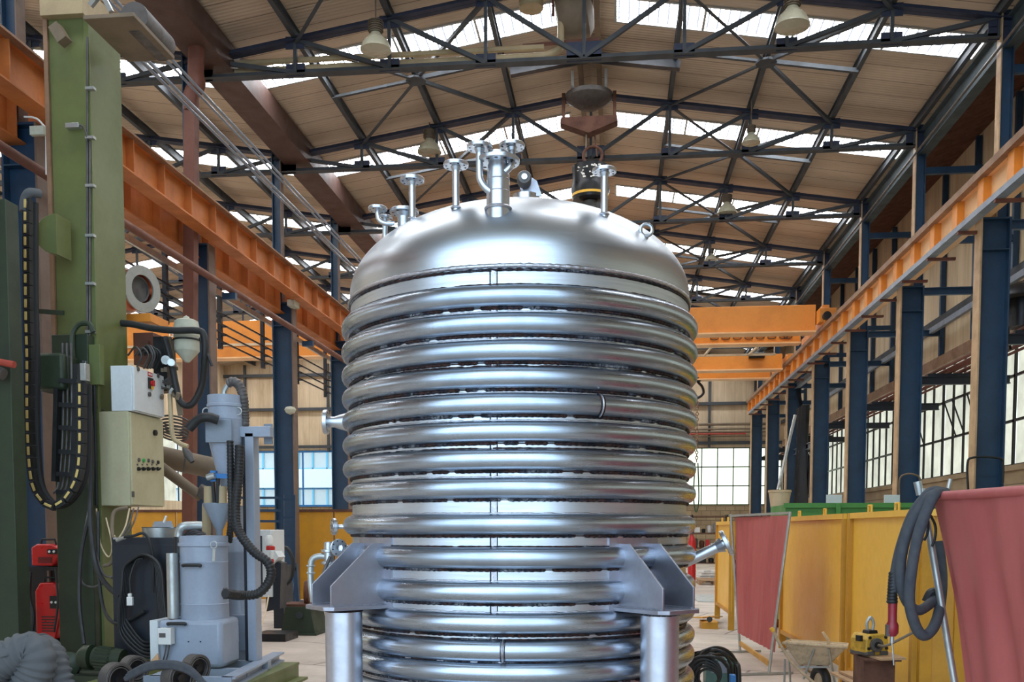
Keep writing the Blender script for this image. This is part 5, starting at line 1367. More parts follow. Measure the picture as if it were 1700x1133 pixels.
# --- mustard screens, ladder, machines left of the vessel
ys = thing('yellow_partition', 'long mustard yellow partition wall between the machines and the vessel, on the left', 'partition', (-8, 23.2, 0))
x0, x1 = A(200, 850, 23).x, A(640, 850, 23).x; zt_ = A(500, 850, 23).z
n = 5
for i in range(n):
    a = x0 + (x1 - x0) * i / n; c = x0 + (x1 - x0) * (i + 1) / n
    MB().mm(a + .02, c - .02, 23.2, 23.26, .02, zt_).build('panel', M['yellow_dk'], ys)
MB().mm(x0, x1, 23.17, 23.29, zt_, zt_ + .06).build('top_rail', M['rusty'], ys)
ld = thing('blue_ladder', 'blue steel ladder standing before the mustard partition', 'ladder', tuple(A(476, 1003, 19)))
for px in (469, 488): MB().bar((A(px, 1003, 19).x, 19, 0), A(px, 822, 19), .06, .05).build('stile', M['blue'], ld)
for i in range(6): MB().bar(A(469, 830 + i * 30, 19), A(488, 830 + i * 30, 19), .04, .04).build('rung', M['blue'], ld)
rl = thing('blue_railing', 'blue railing running left from the ladder in front of the bright window', 'railing', tuple(A(440, 850, 20)))
for py in (827, 848, 866): MB().bar(A(380, py, 20), A(468, py, 20), .06, .05).build('rail', M['blue'], rl)
for px in (384, 428): MB().bar((A(px, 860, 20).x, 20, 0), (A(px, 860, 20).x, 20, A(px, 825, 20).z), .06, .06).build('rail_post', M['blue'], rl)
tres = thing('blue_trestle', 'blue A-frame trestle leg right of the ladder', 'trestle', tuple(A(490, 1000, 18)))
MB().bar((A(478, 1002, 18).x, 18, 0), A(488, 935, 18), .07, .06).build('leg', M['skyblue'], tres); MB().bar((A(496, 1002, 18).x, 18, 0), A(490, 935, 18), .07, .06).build('leg', M['blue'], tres)
MB().bar(A(472, 945, 18), A(492, 945, 18), .06, .06).build('top_bar', M['blue'], tres)
gm = thing('grey_machine', 'pale grey machine cabinet with a sloping panel in front of the mustard partition', 'machine', tuple(A(440, 990, 14.5)))
boxed(426, 450, 880, 992, 14.5, .6, 'cabinet', M['white_cab'], gm, .01); boxed(426, 434, 890, 985, 14.47, .03, 'glass_door', M['navy'], gm)
MB().poly([A(448, 935, 14.6), A(462, 915, 14.6), A(468, 925, 14.6), A(455, 940, 14.6)], .3, (0, 1, 0)).build('console', M['white_cab'], gm)
MB().poly([A(446, 1015, 14.7), A(470, 1010, 14.7), A(472, 935, 14.7), A(452, 930, 14.7)], .3, (0, 1, 0)).build('console_base', M['navy'], gm)
MB().mm(A(420, 1060, 14.5).x, A(474, 1060, 14.5).x, 14.5, 15.1, 0, .12).build('plinth', M['black_m'], gm)
rp = thing('power_connector', 'grey and red industrial plug hanging beside the ribbed hose', 'plug', tuple(A(446, 915, 13)))
MB().lathe([(.02, 0), (.05, .02), (.055, .12), (.03, .16)], A(447, 908, 13), (0, 0, 1), 20).build('socket', M['white'], rp)
MB().lathe([(.062, 0), (.062, .05), (.05, .06)], A(449, 914, 13), (0, 0, 1), 20).build('red_collar', M['redplug'], rp)
MB().lathe([(.03, 0), (.04, .07), (.03, .09)], A(451, 928, 13), (0, 0, 1), 16).build('plug', M['white'], rp); MB().lathe([(.03, 0), (.035, .05), (.02, .06)], A(451, 936, 13), (0, 0, 1), 16).build('red_cap', M['redplug'], rp)
cable([(446, 990, 13.8), (440, 1020, 13.5), (432, 1045, 13), (422, 1075, 12.0), (428, 1050, 12.4)], .012, 'trailing_lead', M['pale_stripe'], rp)
gv = thing('green_fixture', 'oily dark green cast base on the floor left of the vessel leg', 'machine base', tuple(A(497, 1036, 15.5)))
z0 = .0
b = MB(); a0 = A(464, 1036, 15.5); a1 = A(528, 1036, 15.5)
b.mm(a0.x, a1.x, 15.4, 16.2, 0, .04); b.poly([(a0.x + .04, 15.8, .04), (a1.x - .04, 15.8, .04), (a1.x - .12, 15.8, A(497, 1008, 15.5).z), (a0.x + .12, 15.8, A(497, 1008, 15.5).z)], .7, (0, 1, 0)); b.build('base', M['green_dk'], gv)
MB().mm(a0.x + .0, a1.x, 15.5, 16.1, A(497, 1008, 15.5).z, A(497, 1004, 15.5).z).build('top_plate', M['rusty'], gv)
MB().cyl(A(497, 1022, 15.4), A(497, 1022, 15.5), .06).build('bore', M['black'], gv)
tag(MB().lathe([(.08, -.04), (.2, -.04), (.22, 0), (.2, .04), (.08, .04)], A(510, 985, 15.8), (1, .2, 0), 24, True).build('small_wheel', M['rusty']), 'small rusty wheel on top of the green cast base', 'wheel')
o = thing('welding_trolley', 'dark trolley with hoses behind the grey machine', 'trolley', tuple(A(462, 1000, 16.5)))
MB().mm(A(455, 1060, 16.5).x, A(472, 1060, 16.5).x, 16.5, 17, 0, A(463, 940, 16.5).z).build('trolley_body', M['navy'], o)
cable([(462, 925, 16.4), (475, 910, 16.4), (486, 930, 16.4), (484, 960, 16.4), (470, 975, 16.4)], .035, 'hose', M['black'], o)
# ================================================================== RIGHT SIDE
# yellow screens standing along the aisle
def screen(p0, p1, z0, z1, label, mat, legs=True):
    """upright framed steel sheet between floor points p0 (near) and p1 (far)"""
    p0, p1 = V((p0[0], p0[1], 0)), V((p1[0], p1[1], 0)); d_ = (p1 - p0).normalized(); nrm = V((-d_.y, d_.x, 0))
    o = thing('yellow_screen', label, 'screen', tuple(p0.lerp(p1, .5)), 'yellow steel screens along the aisle')
    up = lambda z: V((0, 0, z))
    MB().poly([p0 + up(z0), p1 + up(z0), p1 + up(z1), p0 + up(z1)], .02, tuple(nrm)).build('sheet', mat, o)
    MB().bar(p0 + up(z1 - .03), p1 + up(z1 - .03), .10, .06).build('top_frame', M['yellow'], o)
    MB().bar(p0 + up(z0 + .03), p1 + up(z0 + .03), .08, .06).build('bottom_frame', M['yellow_dk'], o)
    for p in (p0 + d_ * .04, p1 - d_ * .04): MB().bar(p, p + up(z1), .10, .08).build('post', M['yellow_dk'], o)
    for t in (.3, .7):
        c = p0.lerp(p1, t) + up(z1); MB().tube([c - d_ * .05, c - d_ * .05 + up(.07), c + d_ * .05 + up(.07), c + d_ * .05], .012, 8).build('lifting_loop', M['yellow'], o)
    return o
SX = lambda px, Y: A(px, 1050, Y).x
zt_ = 1.93
screen((SX(1214, 17), 17.0), (SX(1190, 19.3), 19.3), .28, 1.9, 'yellow steel screen on legs, farthest of the row, left of the red curtain', M['yellow'])
screen((SX(1404, 11.0), 11.0), (SX(1298, 14.6), 14.6), .22, zt_, 'yellow steel screen between the small red curtain and its neighbour behind the wheelbarrow', M['yellow'])
screen((SX(1524, 8.8), 8.8), (SX(1411, 10.9), 10.9), .18, zt_, 'yellow steel screen behind the yellow lifting magnet', M['yellow'])
screen((SX(1600, 8.7), 8.7), (SX(1527, 8.75), 8.75), .02, zt_, 'narrow olive yellow screen end behind the hanging hose', M['yellow_dk'])
# green container edge behind
o = thing('green_container', 'long bright green steel trough rising behind the yellow screens', 'container', (4.6, 15, 0))
gx, gz = A(1304, 840, 15).x, A(1400, 838, 15).z
b = MB(); b.mm(gx, 7.6, 15, 15.05, .4, gz); b.mm(gx, 7.6, 16.35, 16.4, .4, gz); b.mm(gx, gx + .05, 15.05, 16.35, .4, gz); b.mm(7.55, 7.6, 15.05, 16.35, .4, gz); b.mm(gx, 7.6, 15, 16.4, .34, .4)
b.build('trough', M['green_br'], o)
b = MB(); b.mm(gx - .03, 7.6, 14.95, 15.0, gz - .05, gz + .02); b.build('rim', M['green_br'], o)
for x in (gx + .3, 5.2, 7.2): MB().mm(x, x + .2, 15, 16.4, 0, .34).build('foot', M['green_br'], o)
boxed(1388, 1396, 836, 856, 14.9, .04, 'stake_pocket', M['green_br'], o)
# flat screen/white panels leaning behind
for px, Y, w_ in ((1372, 17.0, 'left'), (1468, 16.6, 'right')):
    o = thing('notice_board', 'small pale board on a post above the green trough, the %s one' % w_, 'board', tuple(A(px + 13, 850, Y)))
    f = boxed(px, px + 26, 822, 838, Y, .04, 'panel', M['facade_glass'], o, .003)
    c = A(px + 13, 830, Y + .06); MB().cyl((c.x, c.y, 0), (c.x, c.y, c.z), .02).build('post', M['black_m'], o)
o = thing('white_bucket', 'cream bucket on the far end of the green trough', 'bucket', tuple(A(1294, 852, 17.8)))
c = A(1294, 854, 17.8); MB().lathe([(.001, 0), (.14, 0), (.2, .42), (.21, .43), (.19, .42), (.13, .02)], c, n=24).build('bucket', M['pale_stripe'], o); MB().torus(c + V((0, 0, .4)), .2, .012, n=24, m=6).build('rim', M['pale_stripe'], o)
MB().mm(c.x - .25, c.x + .25, 17.6, 18.0, 0, c.z).build('bucket_stand', M['rusty'], o)

# red welding curtains
def curtain(P, label, folds, amp, seed, hang=.02, thick=.004):
    """cloth between four corners (top near, top far, bottom far, bottom near) with soft vertical folds"""
    rn = random.Random(seed); ph = [rn.uniform(0, 6) for _ in range(6)]
    tn, tf, bf, bn = [V(p) for p in P]; nu, nv_ = 90, 30
    nrm = (tf - tn).cross(bn - tn).normalized(); b = MB(); 
    for s in (1, -1):
        for j in range(nv_ + 1):
            v = j / nv_
            for i in range(nu + 1):
                u = i / nu
                p = (tn.lerp(tf, u)).lerp(bn.lerp(bf, u), v)
                w_ = amp * (.25 + .75 * min(1, v * 2.5)) * (.5 * math.sin(u * folds * 6.28 + ph[0] + .8 * math.sin(v * 3 + ph[1])) + .3 * math.sin(u * folds * 2.3 * 6.28 + ph[2] + v) + .35 * math.sin(u * 5 + v * 4 + ph[3]))
                b.v.append(p + nrm * (w_ + s * thick / 2))
    m = (nu + 1) * (nv_ + 1)
    for j in range(nv_):
        for i in range(nu):
            a = j * (nu + 1) + i; b.f.append((a, a + 1, a + nu + 2, a + nu + 1)); b.f.append((m + a, m + a + nu + 1, m + a + nu + 2, m + a + 1))
    for i in range(nu): b.f.append((i, m + i, m + i + 1, i + 1)); k = nv_ * (nu + 1) + i; b.f.append((k, k + 1, m + k + 1, m + k))
    return b
c1 = thing('welding_curtain', 'small red welding curtain on a pole frame in front of the yellow screens', 'welding curtain', tuple(A(1250, 1090, 12.8)))
YN, YFa = 11.8, 13.9
curtain([A(1309, 856, YN), A(1220, 860, YFa), A(1224, 1050, YFa), A(1286, 1084, YN)], '', 9, .022, 2).build('curtain', M['curtain'], c1)
MB().bar(A(1312, 852, YN), A(1213, 857, YFa), .03, .03).build('top_bar', M['galv'], c1)
for (x0, y0, x1, Y) in ((1312, 850, 1292, YN), (1213, 854, 1223, YFa)):
    t_ = A(x0, y0, Y); f = A(x1, 1000, Y); d_ = (f - t_).normalized(); ft = t_ + d_ * (t_.z - .02) / -d_.z
    MB().cyl(t_, ft, .018, n=12).build('pole', M['galv'], c1)
    MB().bar(ft + V((-.35, -.1, 0)), ft + V((.3, .1, 0)), .03, .03).build('foot', M['galv'], c1)
    if x0 > 1300: near_foot = ft
    else: far_foot = ft
MB().bar(near_foot + V((0, 0, .12)), far_foot + V((0, 0, .12)), .03, .06).build('bottom_bar', M['yellow_dk'], c1)
c2 = thing('welding_curtain', 'large dark red welding curtain filling the right foreground', 'welding curtain', tuple(A(1650, 1133, 5.8)))
YN2, YF2 = 4.3, 6.1
tf, tn = A(1546, 828, YF2), A(1815, 812, YN2)
dirv = (tn - tf).normalized()
bf = V((A(1595, 1133, YF2).x + .12, YF2, .25)); bn = V((tn.x + .1, YN2, .25))
curtain([tn, tf, bf, bn], '', 2.2, .05, 5).build('curtain', M['curtain'], c2)
MB().tube([tf + V((0, 0, .01)), tn + V((0, 0, .01))], .028, 12).build('top_hem', M['curtain'], c2)
MB().cyl(A(1523, 800, 6.15), A(1528, 822, 6.15), .024, n=16).build('pipe_stub', M['galv'], c2)
t_ = A(1530, 812, 6.15); m_ = A(1584, 1130, 6.05); d_ = (m_ - t_).normalized(); ft = t_ + d_ * (t_.z / -d_.z)
MB().cyl(t_, ft, .021, n=16).build('pole', M['galv'], c2)
MB().cyl(tn + V((0, 0, .05)), V((tn.x, tn.y, 0)), .021, n=16).build('pole', M['galv'], c2)
for f in (ft, V((tn.x, tn.y, 0))): MB().bar(f + V((-.4, .0, .015)), f + V((.4, 0, .015)), .03, .03).build('foot', M['galv'], c2)

# welding hose and torch hanging on the curtain corner
hs = thing('torch_hose', 'blue-grey textile covered welding hose looped over the corner of the large curtain', 'hose', tuple(A(1520, 950, 6.0)))
HYY = 5.98
def hosepath(pts): return smooth_path([A(x, y, Y) for x, y, Y in pts], 8)
MB().tube(hosepath([(1570, 818, 6.1), (1548, 816, HYY), (1530, 832, HYY), (1512, 860, HYY), (1496, 905, HYY), (1487, 945, HYY), (1482, 985, HYY)]), .029, 14).build('hose', M['hose_cloth'], hs)
MB().tube(hosepath([(1565, 826, 6.2), (1548, 822, 5.95), (1530, 842, 5.93), (1508, 880, 5.93), (1496, 930, 5.93), (1496, 970, 5.93), (1506, 1000, 5.95), (1524, 1014, 5.95), (1545, 1002, 6.1), (1556, 985, 6.2)]), .031, 14).build('hose', M['hose_cloth'], hs)
MB().tube(hosepath([(1572, 822, 6.15), (1554, 820, 5.9), (1540, 845, 5.86), (1524, 890, 5.84), (1513, 950, 5.84), (1510, 1000, 5.86), (1520, 1040, 5.88), (1534, 1056, 5.9), (1550, 1042, 5.95), (1560, 1010, 6.1), (1564, 960, 6.2), (1558, 900, 6.25)]), .032, 14).build('hose', M['hose_cloth'], hs)
MB().tube(hosepath([(1545, 856, 6.05), (1553, 875, 6.05), (1552, 895, 6.05), (1547, 908, 6.05)]), .008, 8).build('hook_wire', M['black_m'], hs)
MB().tube(hosepath([(1541, 865, 6.05), (1540, 885, 6.05), (1534, 898, 6.05)]), .008, 8).build('hook_wire', M['black_m'], hs)
MB().tube(hosepath([(1538, 1000, 6.15), (1546, 985, 6.15), (1556, 985, 6.15)]), .03, 10).build('cable_clip', M['black'], hs)
to = thing('welding_torch', 'dark red welding torch handle hanging on the end of the hose', 'welding torch', tuple(A(1481, 1030, HYY)))
a, b_ = A(1482, 950, HYY), A(1481, 1002, HYY)
n = 10; pr = []
for i in range(n * 2 + 1):
    pr.append(((.022 + .010 * i / (n * 2)) * (1.08 if i % 2 else .94), i / (n * 2)))
MB().lathe(pr, a, b_ - a, 20, unit=True).build('strain_relief', M['black'], to)
c = A(1482, 1002, HYY); e = A(1481, 1057, HYY)
MB().tube([c, c.lerp(e, .3), c.lerp(e, .55), c.lerp(e, .65), c.lerp(e, .9), e], .03, 16, radii=[.027, .026, .026, .036, .036, .022]).build('handle', M['darkred'], to)
MB().box(c.lerp(e, .82) - V((.03, 0.01, 0)), (.02, .03, .07)).build('trigger', M['castiron'], to)
MB().cyl(e, e - V((0, 0, .04)), .012).build('torch_collar', M['galv'], to)
MB().cyl(e - V((0, 0, .04)), A(1484, 1105, HYY), .005, n=8).build('wire_tip', M['galv'], to)

# wheelbarrow
wb = thing('wheelbarrow', 'cement-crusted wheelbarrow in front of the yellow screens', 'wheelbarrow', tuple(A(1350, 1133, 10.2)))
W0 = 10.3
G = lambda px, py, Y=W0: A(px, py, Y)
# tray: open tub
tl = [G(1300, 1068, 10.0), G(1312, 1064, 10.6), G(1408, 1070, 10.6), G(1406, 1076, 10.0)]
bl_ = [G(1326, 1104, 10.12), G(1330, 1102, 10.5), G(1378, 1103, 10.5), G(1376, 1106, 10.12)]
def tub(top, bot, inset=.02):
    b = MB(); vs = top + bot; vi = [p + V((0, 0, .0)) for p in top]
    cen = sum(top, V()) / 4
    ti = [p.lerp(cen, .06) for p in top]; bi = [p.lerp(sum(bot, V()) / 4, .1) + V((0, 0, .02)) for p in bot]
    b.add(top + bot + ti + bi, [(0, 1, 5, 4), (1, 2, 6, 5), (2, 3, 7, 6), (3, 0, 4, 7), (4, 5, 6, 7), (8, 12, 13, 9), (9, 13, 14, 10), (10, 14, 15, 11), (11, 15, 12, 8), (12, 15, 14, 13), (0, 8, 9, 1), (1, 9, 10, 2), (2, 10, 11, 3), (3, 11, 8, 0)])
    return b
tray = tub(tl, bl_).build('tray', M['cement'], wb, bevel=.05)
MB().tube([tl[0], tl[1], tl[2], tl[3]], .014, 8, closed=True).build('tray_rim', M['cement'], wb)
for Y, h0, h1, mid, end in ((10.02, (1282, 1045), (1296, 1072), (1318, 1104), (1352, 1135)), (10.55, (1366, 1050), (1374, 1072), (1330, 1100), (1356, 1124))):
    MB().tube(smooth_path([G(*h0, Y), G(*h1, Y), G(*mid, Y), G(*end, Y)], 6), .016, 10).build('handle_tube', M['cement'], wb)
MB().cyl(G(1280, 1043, 10.02), G(1284, 1049, 10.02), .021, n=12).build('grip', M['yellow'], wb)
for pts in (((1352, 1078, 10.0), (1334, 1128, 10.05)), ((1376, 1078, 10.0), (1386, 1135, 10.1)), ((1303, 1095, 10.1), (1302, 1140, 10.1)), ((1310, 1095, 10.45), (1312, 1136, 10.45))):
    MB().cyl(G(*pts[0]), G(*pts[1]), .012, n=10).build('brace', M['galv'], wb)
wc = G(1362, 1128, 10.25); wc.z = .17
MB().torus(wc, .13, .045, (.95, .3, 0), 36, 12).build('tyre', M['black'], wb)
MB().lathe([(.001, -.03), (.09, -.02), (.1, 0), (.09, .02), (.001, .03)], wc, (.95, .3, 0), 24).build('wheel_hub', M['cement'], wb)
MB().bar(G(1320, 1108, 10.1), G(1376, 1108, 10.1), .02, .02).build('cross_brace', M['galv'], wb)

# lifting magnet on timber and steel beams
bp = thing('steel_beam', 'rusty steel beam with a board on it under the yellow lifting magnet', 'beam', tuple(A(1450, 1133, 8.8)))
p, q = A(1436, 1095, 9.2), A(1500, 1100, 8.6)
MB().mm(A(1434, 1060, 8.6).x, A(1486, 1060, 8.6).x, 8.58, 8.95, 0, A(1440, 1096, 8.6).z).build('web', M['rusty'], bp)
MB().mm(A(1432, 1060, 8.6).x, A(1492, 1060, 8.6).x, 8.5, 9.03, A(1440, 1096, 8.6).z, A(1440, 1093, 8.6).z).build('flange', M['rusty'], bp)
zb = A(1440, 1093, 8.6).z
bd = MB().poly([(A(1434, 1060, 8.5).x, 9.0, zb + .01), (A(1462, 1060, 8.45).x, 8.42, zb + .01), (A(1505, 1060, 8.5).x, 8.5, zb + .01), (A(1474, 1060, 8.9).x, 9.05, zb + .01)], .018, (0, 0, 1)).build('chipboard', M['wood'])
tag(bd, 'chipboard sheet lying under the yellow lifting magnet', 'board')
for i, (pp, qq, z) in enumerate((((1402, 9.6), (1440, 8.9), .36), ((1416, 9.5), (1456, 8.9), .385))):
    a, c = V((A(pp[0], 1060, pp[1]).x, pp[1], z)), V((A(qq[0], 1060, qq[1]).x, qq[1], z))
    tag(MB().bar(a, c, .26, .02).build('plank', M['wood']), 'dusty plank on the floor left of the lifting magnet, %s one' % ('lower' if i == 0 else 'upper'), 'plank')
tag(MB().mm(A(1412, 1060, 9.2).x, A(1432, 1060, 9.2).x, 8.95, 9.5, 0, .35).build('timber_block', M['rusty']), 'dark block under the dusty planks', 'block')
mg = thing('lifting_magnet', 'worn yellow lifting magnet with a steel shackle and a long lever', 'lifting magnet', tuple(A(1446, 1086, 8.75)))
base = V((A(1446, 1060, 8.72).x, 8.72, zb + .02))
a, c = A(1424, 1070, 8.72), A(1474, 1070, 8.72); hh = A(1440, 1052, 8.72).z - zb - .02; wd = (c.x - a.x)
Rz = Matrix.Rotation(math.radians(22), 3, 'Z')
def mg_poly(pts, y0, y1, nm, mt_, bev=.006):
    b = MB(); v0 = [base + Rz @ V((x * .86, y0, z)) for x, z in pts]; v1 = [base + Rz @ V((x * .86, y1, z)) for x, z in pts]; n = len(pts)
    b.add(v0 + v1, [tuple(range(n))[::-1], tuple(range(n, 2 * n))] + [(i, (i + 1) % n, n + (i + 1) % n, n + i) for i in range(n)]); return b.build(nm, mt_, mg, bevel=bev)
mg_poly([(-.12, 0), (.12, 0), (.13, .05), (.13, hh * .75), (.09, hh), (-.09, hh), (-.13, hh * .75), (-.13, .05)], -.09, .14, 'magnet_body', M['yellow_lift'], .01)
mg_poly([(-.125, .0), (-.03, .0), (-.03, .035), (-.125, .035)], -.1, .15, 'pole_shoe', M['castiron']); mg_poly([(.03, .0), (.125, .0), (.125, .035), (.03, .035)], -.1, .15, 'pole_shoe', M['castiron'])
mg_poly([(-.06, hh), (.06, hh), (.05, hh + .03), (-.05, hh + .03)], -.03, .06, 'lug', M['black_m'])
sh = base + Rz @ V((0, .015, hh + .03))
MB().tube(smooth_path([sh + V((-.022, 0, 0)), sh + V((-.028, 0, .06)), sh + V((0, 0, .11)), sh + V((.028, 0, .06)), sh + V((.022, 0, 0))], 6), .014, 10).build('shackle', M['galv'], mg)
cc_ = base + Rz @ V((-.02, -.09, hh * .5))
MB().cyl(cc_, cc_ - Rz @ V((0, .03, 0)), .06, n=28).build('lever_hub', M['castiron'], mg); MB().cyl(cc_ - Rz @ V((0, .03, 0)), cc_ - Rz @ V((0, .04, 0)), .03, n=20).build('hub_cap', M['black_m'], mg)
MB().tube(smooth_path([cc_ - Rz @ V((0, .035, 0)), A(1470, 1073, 8.5), A(1490, 1064, 8.5), A(1517, 1050, 8.5)], 6), .012, 10).build('lever', M['brownpipe'], mg)
for x, z in ((-.09, .06), (.09, .06), (-.08, hh * .85), (.08, hh * .85)): p = base + Rz @ V((x, -.09, z)); MB().cyl(p, p - Rz @ V((0, .012, 0)), .014, n=8).build('screw', M['black_m'], mg)
MB().box(base + Rz @ V((-.135, -.02, hh * .8)), (.03, .06, .05), R=Rz).build('side_stop', M['black_m'], mg)

# cable reel heap on the floor
cb = thing('cable_heap', 'big heap of black cable piled on a green box right of the vessel leg', 'cable heap', tuple(A(1185, 1133, 9.6)))
rn = random.Random(9)
for k in range(9):
    cx = rn.uniform(1176, 1200); w_ = rn.uniform(28, 42); top = rn.uniform(1075, 1092); Y = rn.uniform(9.3, 9.95)
    pts = []
    for i in range(13):
        t = PI * (i / 12) ; pts.append(A(cx - w_ * math.cos(t) , 1133 - (1133 - top) * math.sin(t) ** .7, Y + .15 * math.sin(t * 2 + k)))
    pts[0].z = .03; pts[-1].z = .03
    MB().tube(smooth_path(pts, 3), .016, 8).build('cable_loop', M['black'], cb)
for k in range(5): MB().torus(A(1168 + 2 * k, 1118 + 2 * k, 9.25), .16 - .016 * k, .014, (.2, 1, .1 * k), 40, 8).build('cable_loop', M['black'], cb)
gb = thing('green_power_box', 'small grey-green box with blue sockets under the cable heap', 'power box', tuple(A(1190, 1133, 9.7)))
boxed(1172, 1218, 1096, 1150, 9.62, .35, 'box', M['teal'], gb, .01); boxed(1180, 1208, 1100, 1118, 9.6, .02, 'front_panel', M['grey'], gb)
for px in (1140, 1212): boxed(px, px + 10, 1122, 1140, 9.2, .1, 'blue_socket', M['skyblue'], gb)
MB().poly([A(1146, 1085, 9.8), A(1180, 1078, 10.2), A(1180, 1095, 10.0), A(1148, 1100, 9.8)], .02).build('dark_lid', M['black_m'], gb)

# objects on the floor in the aisle
yt = thing('yellow_floor_tool', 'small yellow steel fixture lying on the floor beside the screens', 'fixture', tuple(A(1180, 1030, 17.5)))
MB().mm(A(1165, 1060, 17.2).x, A(1192, 1060, 17.2).x, 17.2, 17.7, .0, .12).build('block', M['yellow_dk'], yt); MB().bar(A(1158, 1026, 17.3), A(1192, 1024, 18.6), .18, .02).build('plate', M['yellow_dk'], yt)
MB().cyl(A(1178, 1029, 17.15), A(1178, 1029, 17.2), .05).build('bore', M['black'], yt)
for i, (px, py, Y) in enumerate(((1166, 966, 32.6), (1184, 968, 31.4))):
    o = thing('wooden_pallet', 'wooden pallet on the far floor right of the vessel, %s one' % ('left' if i == 0 else 'right'), 'pallet', (A(px, 1060, Y).x, Y, 0), 'pallets on the far floor')
    cx = A(px, 1060, Y).x
    for k in range(5): MB().mm(cx - .5, cx + .5, Y - .4 + k * .2, Y - .26 + k * .2, .12, .145).build('deck_board', M['wood'], o)
    for k in range(3): MB().mm(cx - .5 + k * .45, cx - .4 + k * .45, Y - .4, Y + .5, 0, .12).build('bearer', M['wood'], o)
tag(MB().mm(A(1150, 1060, 25).x, A(1196, 1060, 25).x, 23.6, 26.2, 0, .02).build('floor_plate', M['galv']), 'pale steel plate lying flat on the aisle floor', 'floor plate')
sr = thing('storage_rack', 'dark shelf rack full of oddments in the distance right of the vessel', 'rack', tuple(A(1170, 955, 36)))
xa, xb = A(1146, 1060, 36).x, A(1262, 1060, 36).x
for z in (.5, 1.05, 1.6, 2.2): MB().mm(xa, xb, 36, 36.6, z, z + .04).build('shelf', M['rusty'], sr)
for x in (xa, (xa + xb) / 2, xb - .05): MB().mm(x, x + .05, 36, 36.6, 0, 2.3).build('upright', M['navy'], sr)
rn = random.Random(21); kinds = ['castiron', 'white', 'black_m', 'redplug', 'galv', 'black', 'grey2', 'rusty']
cnt = 0
for z in (.54, 1.09, 1.64):
    x = xa + .1
    while x < xa + 1.9:
        w_ = rn.uniform(.12, .34); h_ = rn.uniform(.1, .4)
        q = MB()
        if rn.random() < .4: q.lathe([(.001, 0), (w_ * .4, 0), (w_ * .45, h_ * .8), (w_ * .25, h_), (.001, h_)], (x + w_ / 2, 36.2, z), n=14)
        else: q.mm(x, x + w_ * .85, 36.05, 36.4, z, z + h_)
        mk = rn.choice(kinds); cnt += 1
        tag(q.build('stored_part', M[mk], bevel=.01), 'small stored item on the distant rack right of the vessel', 'stored item', 'oddments on the distant rack')
        x += w_ + .03
o = thing('red_cylinder', 'upright red gas bottle in the distance just right of the vessel', 'gas bottle', tuple(A(1150, 930, 30)))
c = V((A(1147, 1060, 30).x, 30, 0)); MB().lathe([(.001, 0), (.12, 0), (.12, 1.35), (.09, 1.5), (.04, 1.58), (.04, 1.62), (.001, 1.62)], c, n=20).build('bottle', M['red'], o); MB().lathe([(.001, 1.62), (.06, 1.62), (.06, 1.76), (.001, 1.76)], c, n=12).build('valve_cap', M['castiron'], o)
for i, (px, py, h_) in enumerate(((1186, 955, .5), (1168, 958, .3))):
    o = MB(); cx = A(px, 1060, 33).x
    for k in range(4): o.box((cx, 33, .05 + k * .1), (.5 - .05 * k, .4, .07), rz=.2 * k)
    tag(o.build('bag_stack', M['white']), 'stack of white bags on the far floor, %s one' % ['right', 'left'][i], 'bags', 'white bag stacks')
# X bracing and dark drape between far right columns
xb_ = thing('column_bracing', 'crossed steel bracing between two columns of the right row', 'bracing', (XR + .1, 34.3, 5))
for (y0, z0, y1, z1) in ((31.9, 7.0, 36.6, .3), (36.6, 7.0, 31.9, .3)): MB().bar((XR + .15, y0, z0), (XR + .15, y1, z1), .12, .14).build('brace', M['navy'], xb_)
for z in (7.0, 4.6): MB().ib((XR + .1, 31.9, z), (XR + .1, 36.6, z), .14, .2, .02).build('strut', M['grey2'], xb_)
dr = MB(); rn = random.Random(4)
nu = 40
pts = []
for s in (0, 1):
    for j in range(9):
        for i in range(nu + 1):
            u = i / nu; v = j / 8; taper = .35 + .65 * abs(v - .35)
            pts.append(V((XR - .05 + .12 * math.sin(u * 40 + v * 2) + .03 * s, 34.6 + (u - .5) * 2.2 * taper + .2 * v, 6.0 - 4.0 * v)))
m = (nu + 1) * 9
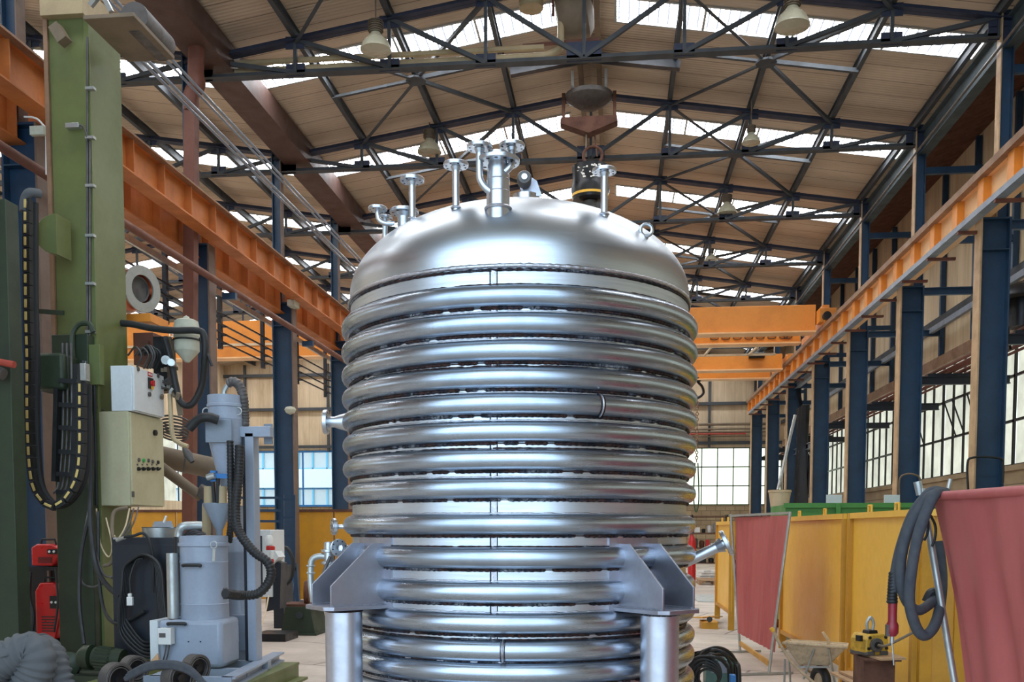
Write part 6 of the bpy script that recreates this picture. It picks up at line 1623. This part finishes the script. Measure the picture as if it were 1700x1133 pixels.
for s in (0, 1):
    for j in range(8):
        for i in range(nu):
            a = s * m + j * (nu + 1) + i; dr.f.append((a, a + 1, a + nu + 2, a + nu + 1))
dr.v = pts
tag(dr.build('dark_tarpaulin', M['black_m']), 'dark tarpaulin gathered and hanging at the crossed bracing', 'tarpaulin')
p, q = A(1283, 850, 30), A(1320, 690, 31); d_ = (p - q).normalized(); q0 = p + d_ * (p.z / -d_.z)
tag(MB().cyl(q0, q, .05, n=10).build('leaning_pipe', M['galv']), 'long pale pipe leaning against the right row of columns', 'pipe')
# hoses tied on the near right columns
for (px0, px1, py, Y, w_) in ((1608, 1665, 762, 17.8, 'nearest'), (1495, 1528, 790, 22.5, 'second')):
    o = thing('hose_loop', 'dark hose hung around the %s right hand column' % w_, 'hose', tuple(A((px0 + px1) / 2, py, Y - .3)))
    MB().tube(smooth_path([A(px0, py + 62, Y - .3), A(px0 - 2, py + 10, Y - .3), A(px0 + 8, py - 2, Y - .32), A(px1 - 8, py - 1, Y - .32), A(px1, py + 8, Y - .3), A(px1, py + 40, Y - .3)], 6), .02, 10).build('hose', M['black'] if w_ == 'nearest' else M['brownpipe'], o)
# lamp and dark extractor on the wall at the right edge
o = thing('wall_fan', 'black hooded extractor on a bracket at the right edge of the photo', 'extractor', tuple(A(1690, 490, 18)))
c = A(1697, 497, 18.5)
MB().lathe([(.75, -.05), (.72, .0), (.35, .2), (.1, .3), (.001, .3)], c, n=28).build('hood', M['black_m'], o)
MB().cyl(c + V((0, 0, -.5)), c, .25).build('motor', M['black_m'], o)
MB().bar(c + V((0, 0, .3)), (WR, c.y, c.z + .5), .06, .06).build('bracket', M['navy'], o)
for s in (-.3, .3): MB().bar(c + V((s, 0, -.05)), c + V((s * .6, 0, -.9)), .04, .04).build('strut', M['black_m'], o)
q = A(1578, 796, 9.6); q0 = V((q.x - .5, q.y - .1, 0))
tag(MB().cyl(q0, q, .02, n=10).build('pale_rod', M['galv']), 'thin pale rod sticking up behind the large curtain', 'rod')
